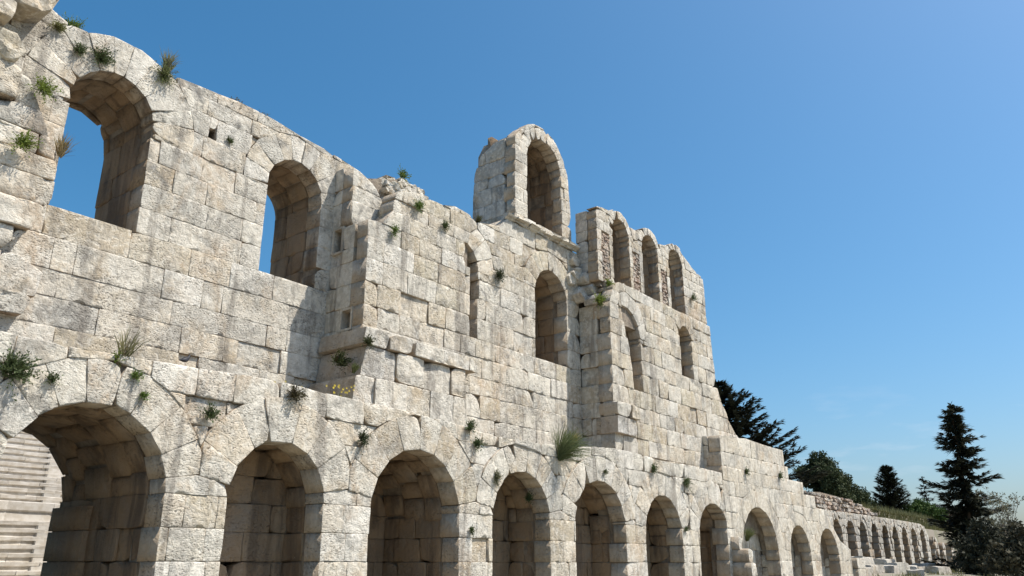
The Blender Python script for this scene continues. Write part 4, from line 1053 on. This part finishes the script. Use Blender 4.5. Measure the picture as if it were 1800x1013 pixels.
round_tree('brown_bush', 'sparse brown green bush filling the lower right corner', (65.5, -9.0, .1), 4.2, [(0, 0, 1.9, 1.3), (.9, -.6, 2.6, 1.1), (-.7, .5, 1.4, 1.2), (1.2, -1.0, 1.4, 1.3), (.5, -.3, 3.4, .8), (1.6, -1.4, 3.0, .9)], (.080, .074, .045, 1), 19, cat='shrub', dens=.9, trunk=.12)
# airy tree with bare twigs at the right edge
def airy(base, seed):
    g = random.Random(seed); root = tag(empty('slender_tree', base), 'slender airy tree with pale leaf sprays at the right edge', 'tree', 'trees on the slope'); B = Vector(base)
    trunk_mesh('trunk', root, [B, B + Vector((-.1, .1, 2.0)), B + Vector((0, .3, 4.0))], [.14, .10, .05], (.26, .22, .18, 1))
    wood, leaf = [], []
    for k in range(15):
        a = B + Vector((0, .1, g.uniform(1.5, 4.0))); d = Vector((g.uniform(-.5, .5), g.uniform(-.5, .7), g.uniform(.7, 1.4))).normalized(); L = g.uniform(1.6, 3.4)
        e = a + d * L; wood += limb_strip(g, a, e, .035)
        for q in range(7):
            p = a.lerp(e, g.uniform(.55, 1.)); f = p + rv(g) * .8 + Vector((0, 0, .3)); wood += limb_strip(g, p, f, .015); leaf += tuft_quads(g, f, .2, 13, .17)
    leaf_mesh('limbs', wood, M_BARK, root, (.22, .19, .16, 1)); leaf_mesh('crown', leaf, M_LEAF, root, (.17, .16, .10, 1))
airy((72.0, -8.3, .1), 21)

# dry grass on the bank in front of the long wall
def bank_grass():
    g = random.Random(44); q = []
    for _ in range(16000):
        x = g.uniform(62, 112); y = g.uniform(-7, 4.6); z = .75 * max(0., min(1., (y + 9) / 6)) + .15 * noise.noise(Vector((x * .3, y * .3, 0)))
        if noise.noise(Vector((x * .22, y * .35, 7.))) < -.1: continue
        if y < 1.5 and noise.noise(Vector((x * .5, y * .6, 2.))) < .12: continue
        h = g.uniform(.15, .45); s = Vector((g.uniform(-1, 1), g.uniform(-1, 1), 0)).normalized() * .035; p = Vector((x, y, z)); e = p + Vector((g.uniform(-.2, .2), g.uniform(-.2, .2), h))
        q.append([p - s, p + s, e])
    for _ in range(5000):
        x = g.uniform(70, 135); y = g.uniform(5.6, 8.1) if x < 101 and g.random() < .5 else g.uniform(8.6, 11); z = 5.6 if y < 8.2 else (7.4 if x > 60 else 0)
        h = g.uniform(.2, .6); s = Vector((g.uniform(-1, 1), g.uniform(-1, 1), 0)).normalized() * .035; p = Vector((x, y, z)); e = p + Vector((g.uniform(-.2, .2), g.uniform(-.2, .2), h))
        q.append([p - s, p + s, e])
    for _ in range(9000):
        x = g.uniform(98, 150); y = g.uniform(6.6, 9.6); z = 5.6 if y < 8.8 else 5.6 + (y - 8.8) * 3.0
        z = min(z, 7.4); h = g.uniform(.3, 1.0); s = Vector((g.uniform(-1, 1), g.uniform(-1, 1), 0)).normalized() * .07; p = Vector((x, y, z)); e = p + Vector((g.uniform(-.3, .3), -.1, h))
        q.append([p - s, p + s, e])
    tag(leaf_mesh('grass', q, M_LEAF, None, (.20, .19, .085, 1)), 'dry yellow green grass on the bank by the long wall', 'grass', kind='stuff')
bank_grass()
print('blocks', NBLOCK[0], 'objects', len(bpy.data.objects))
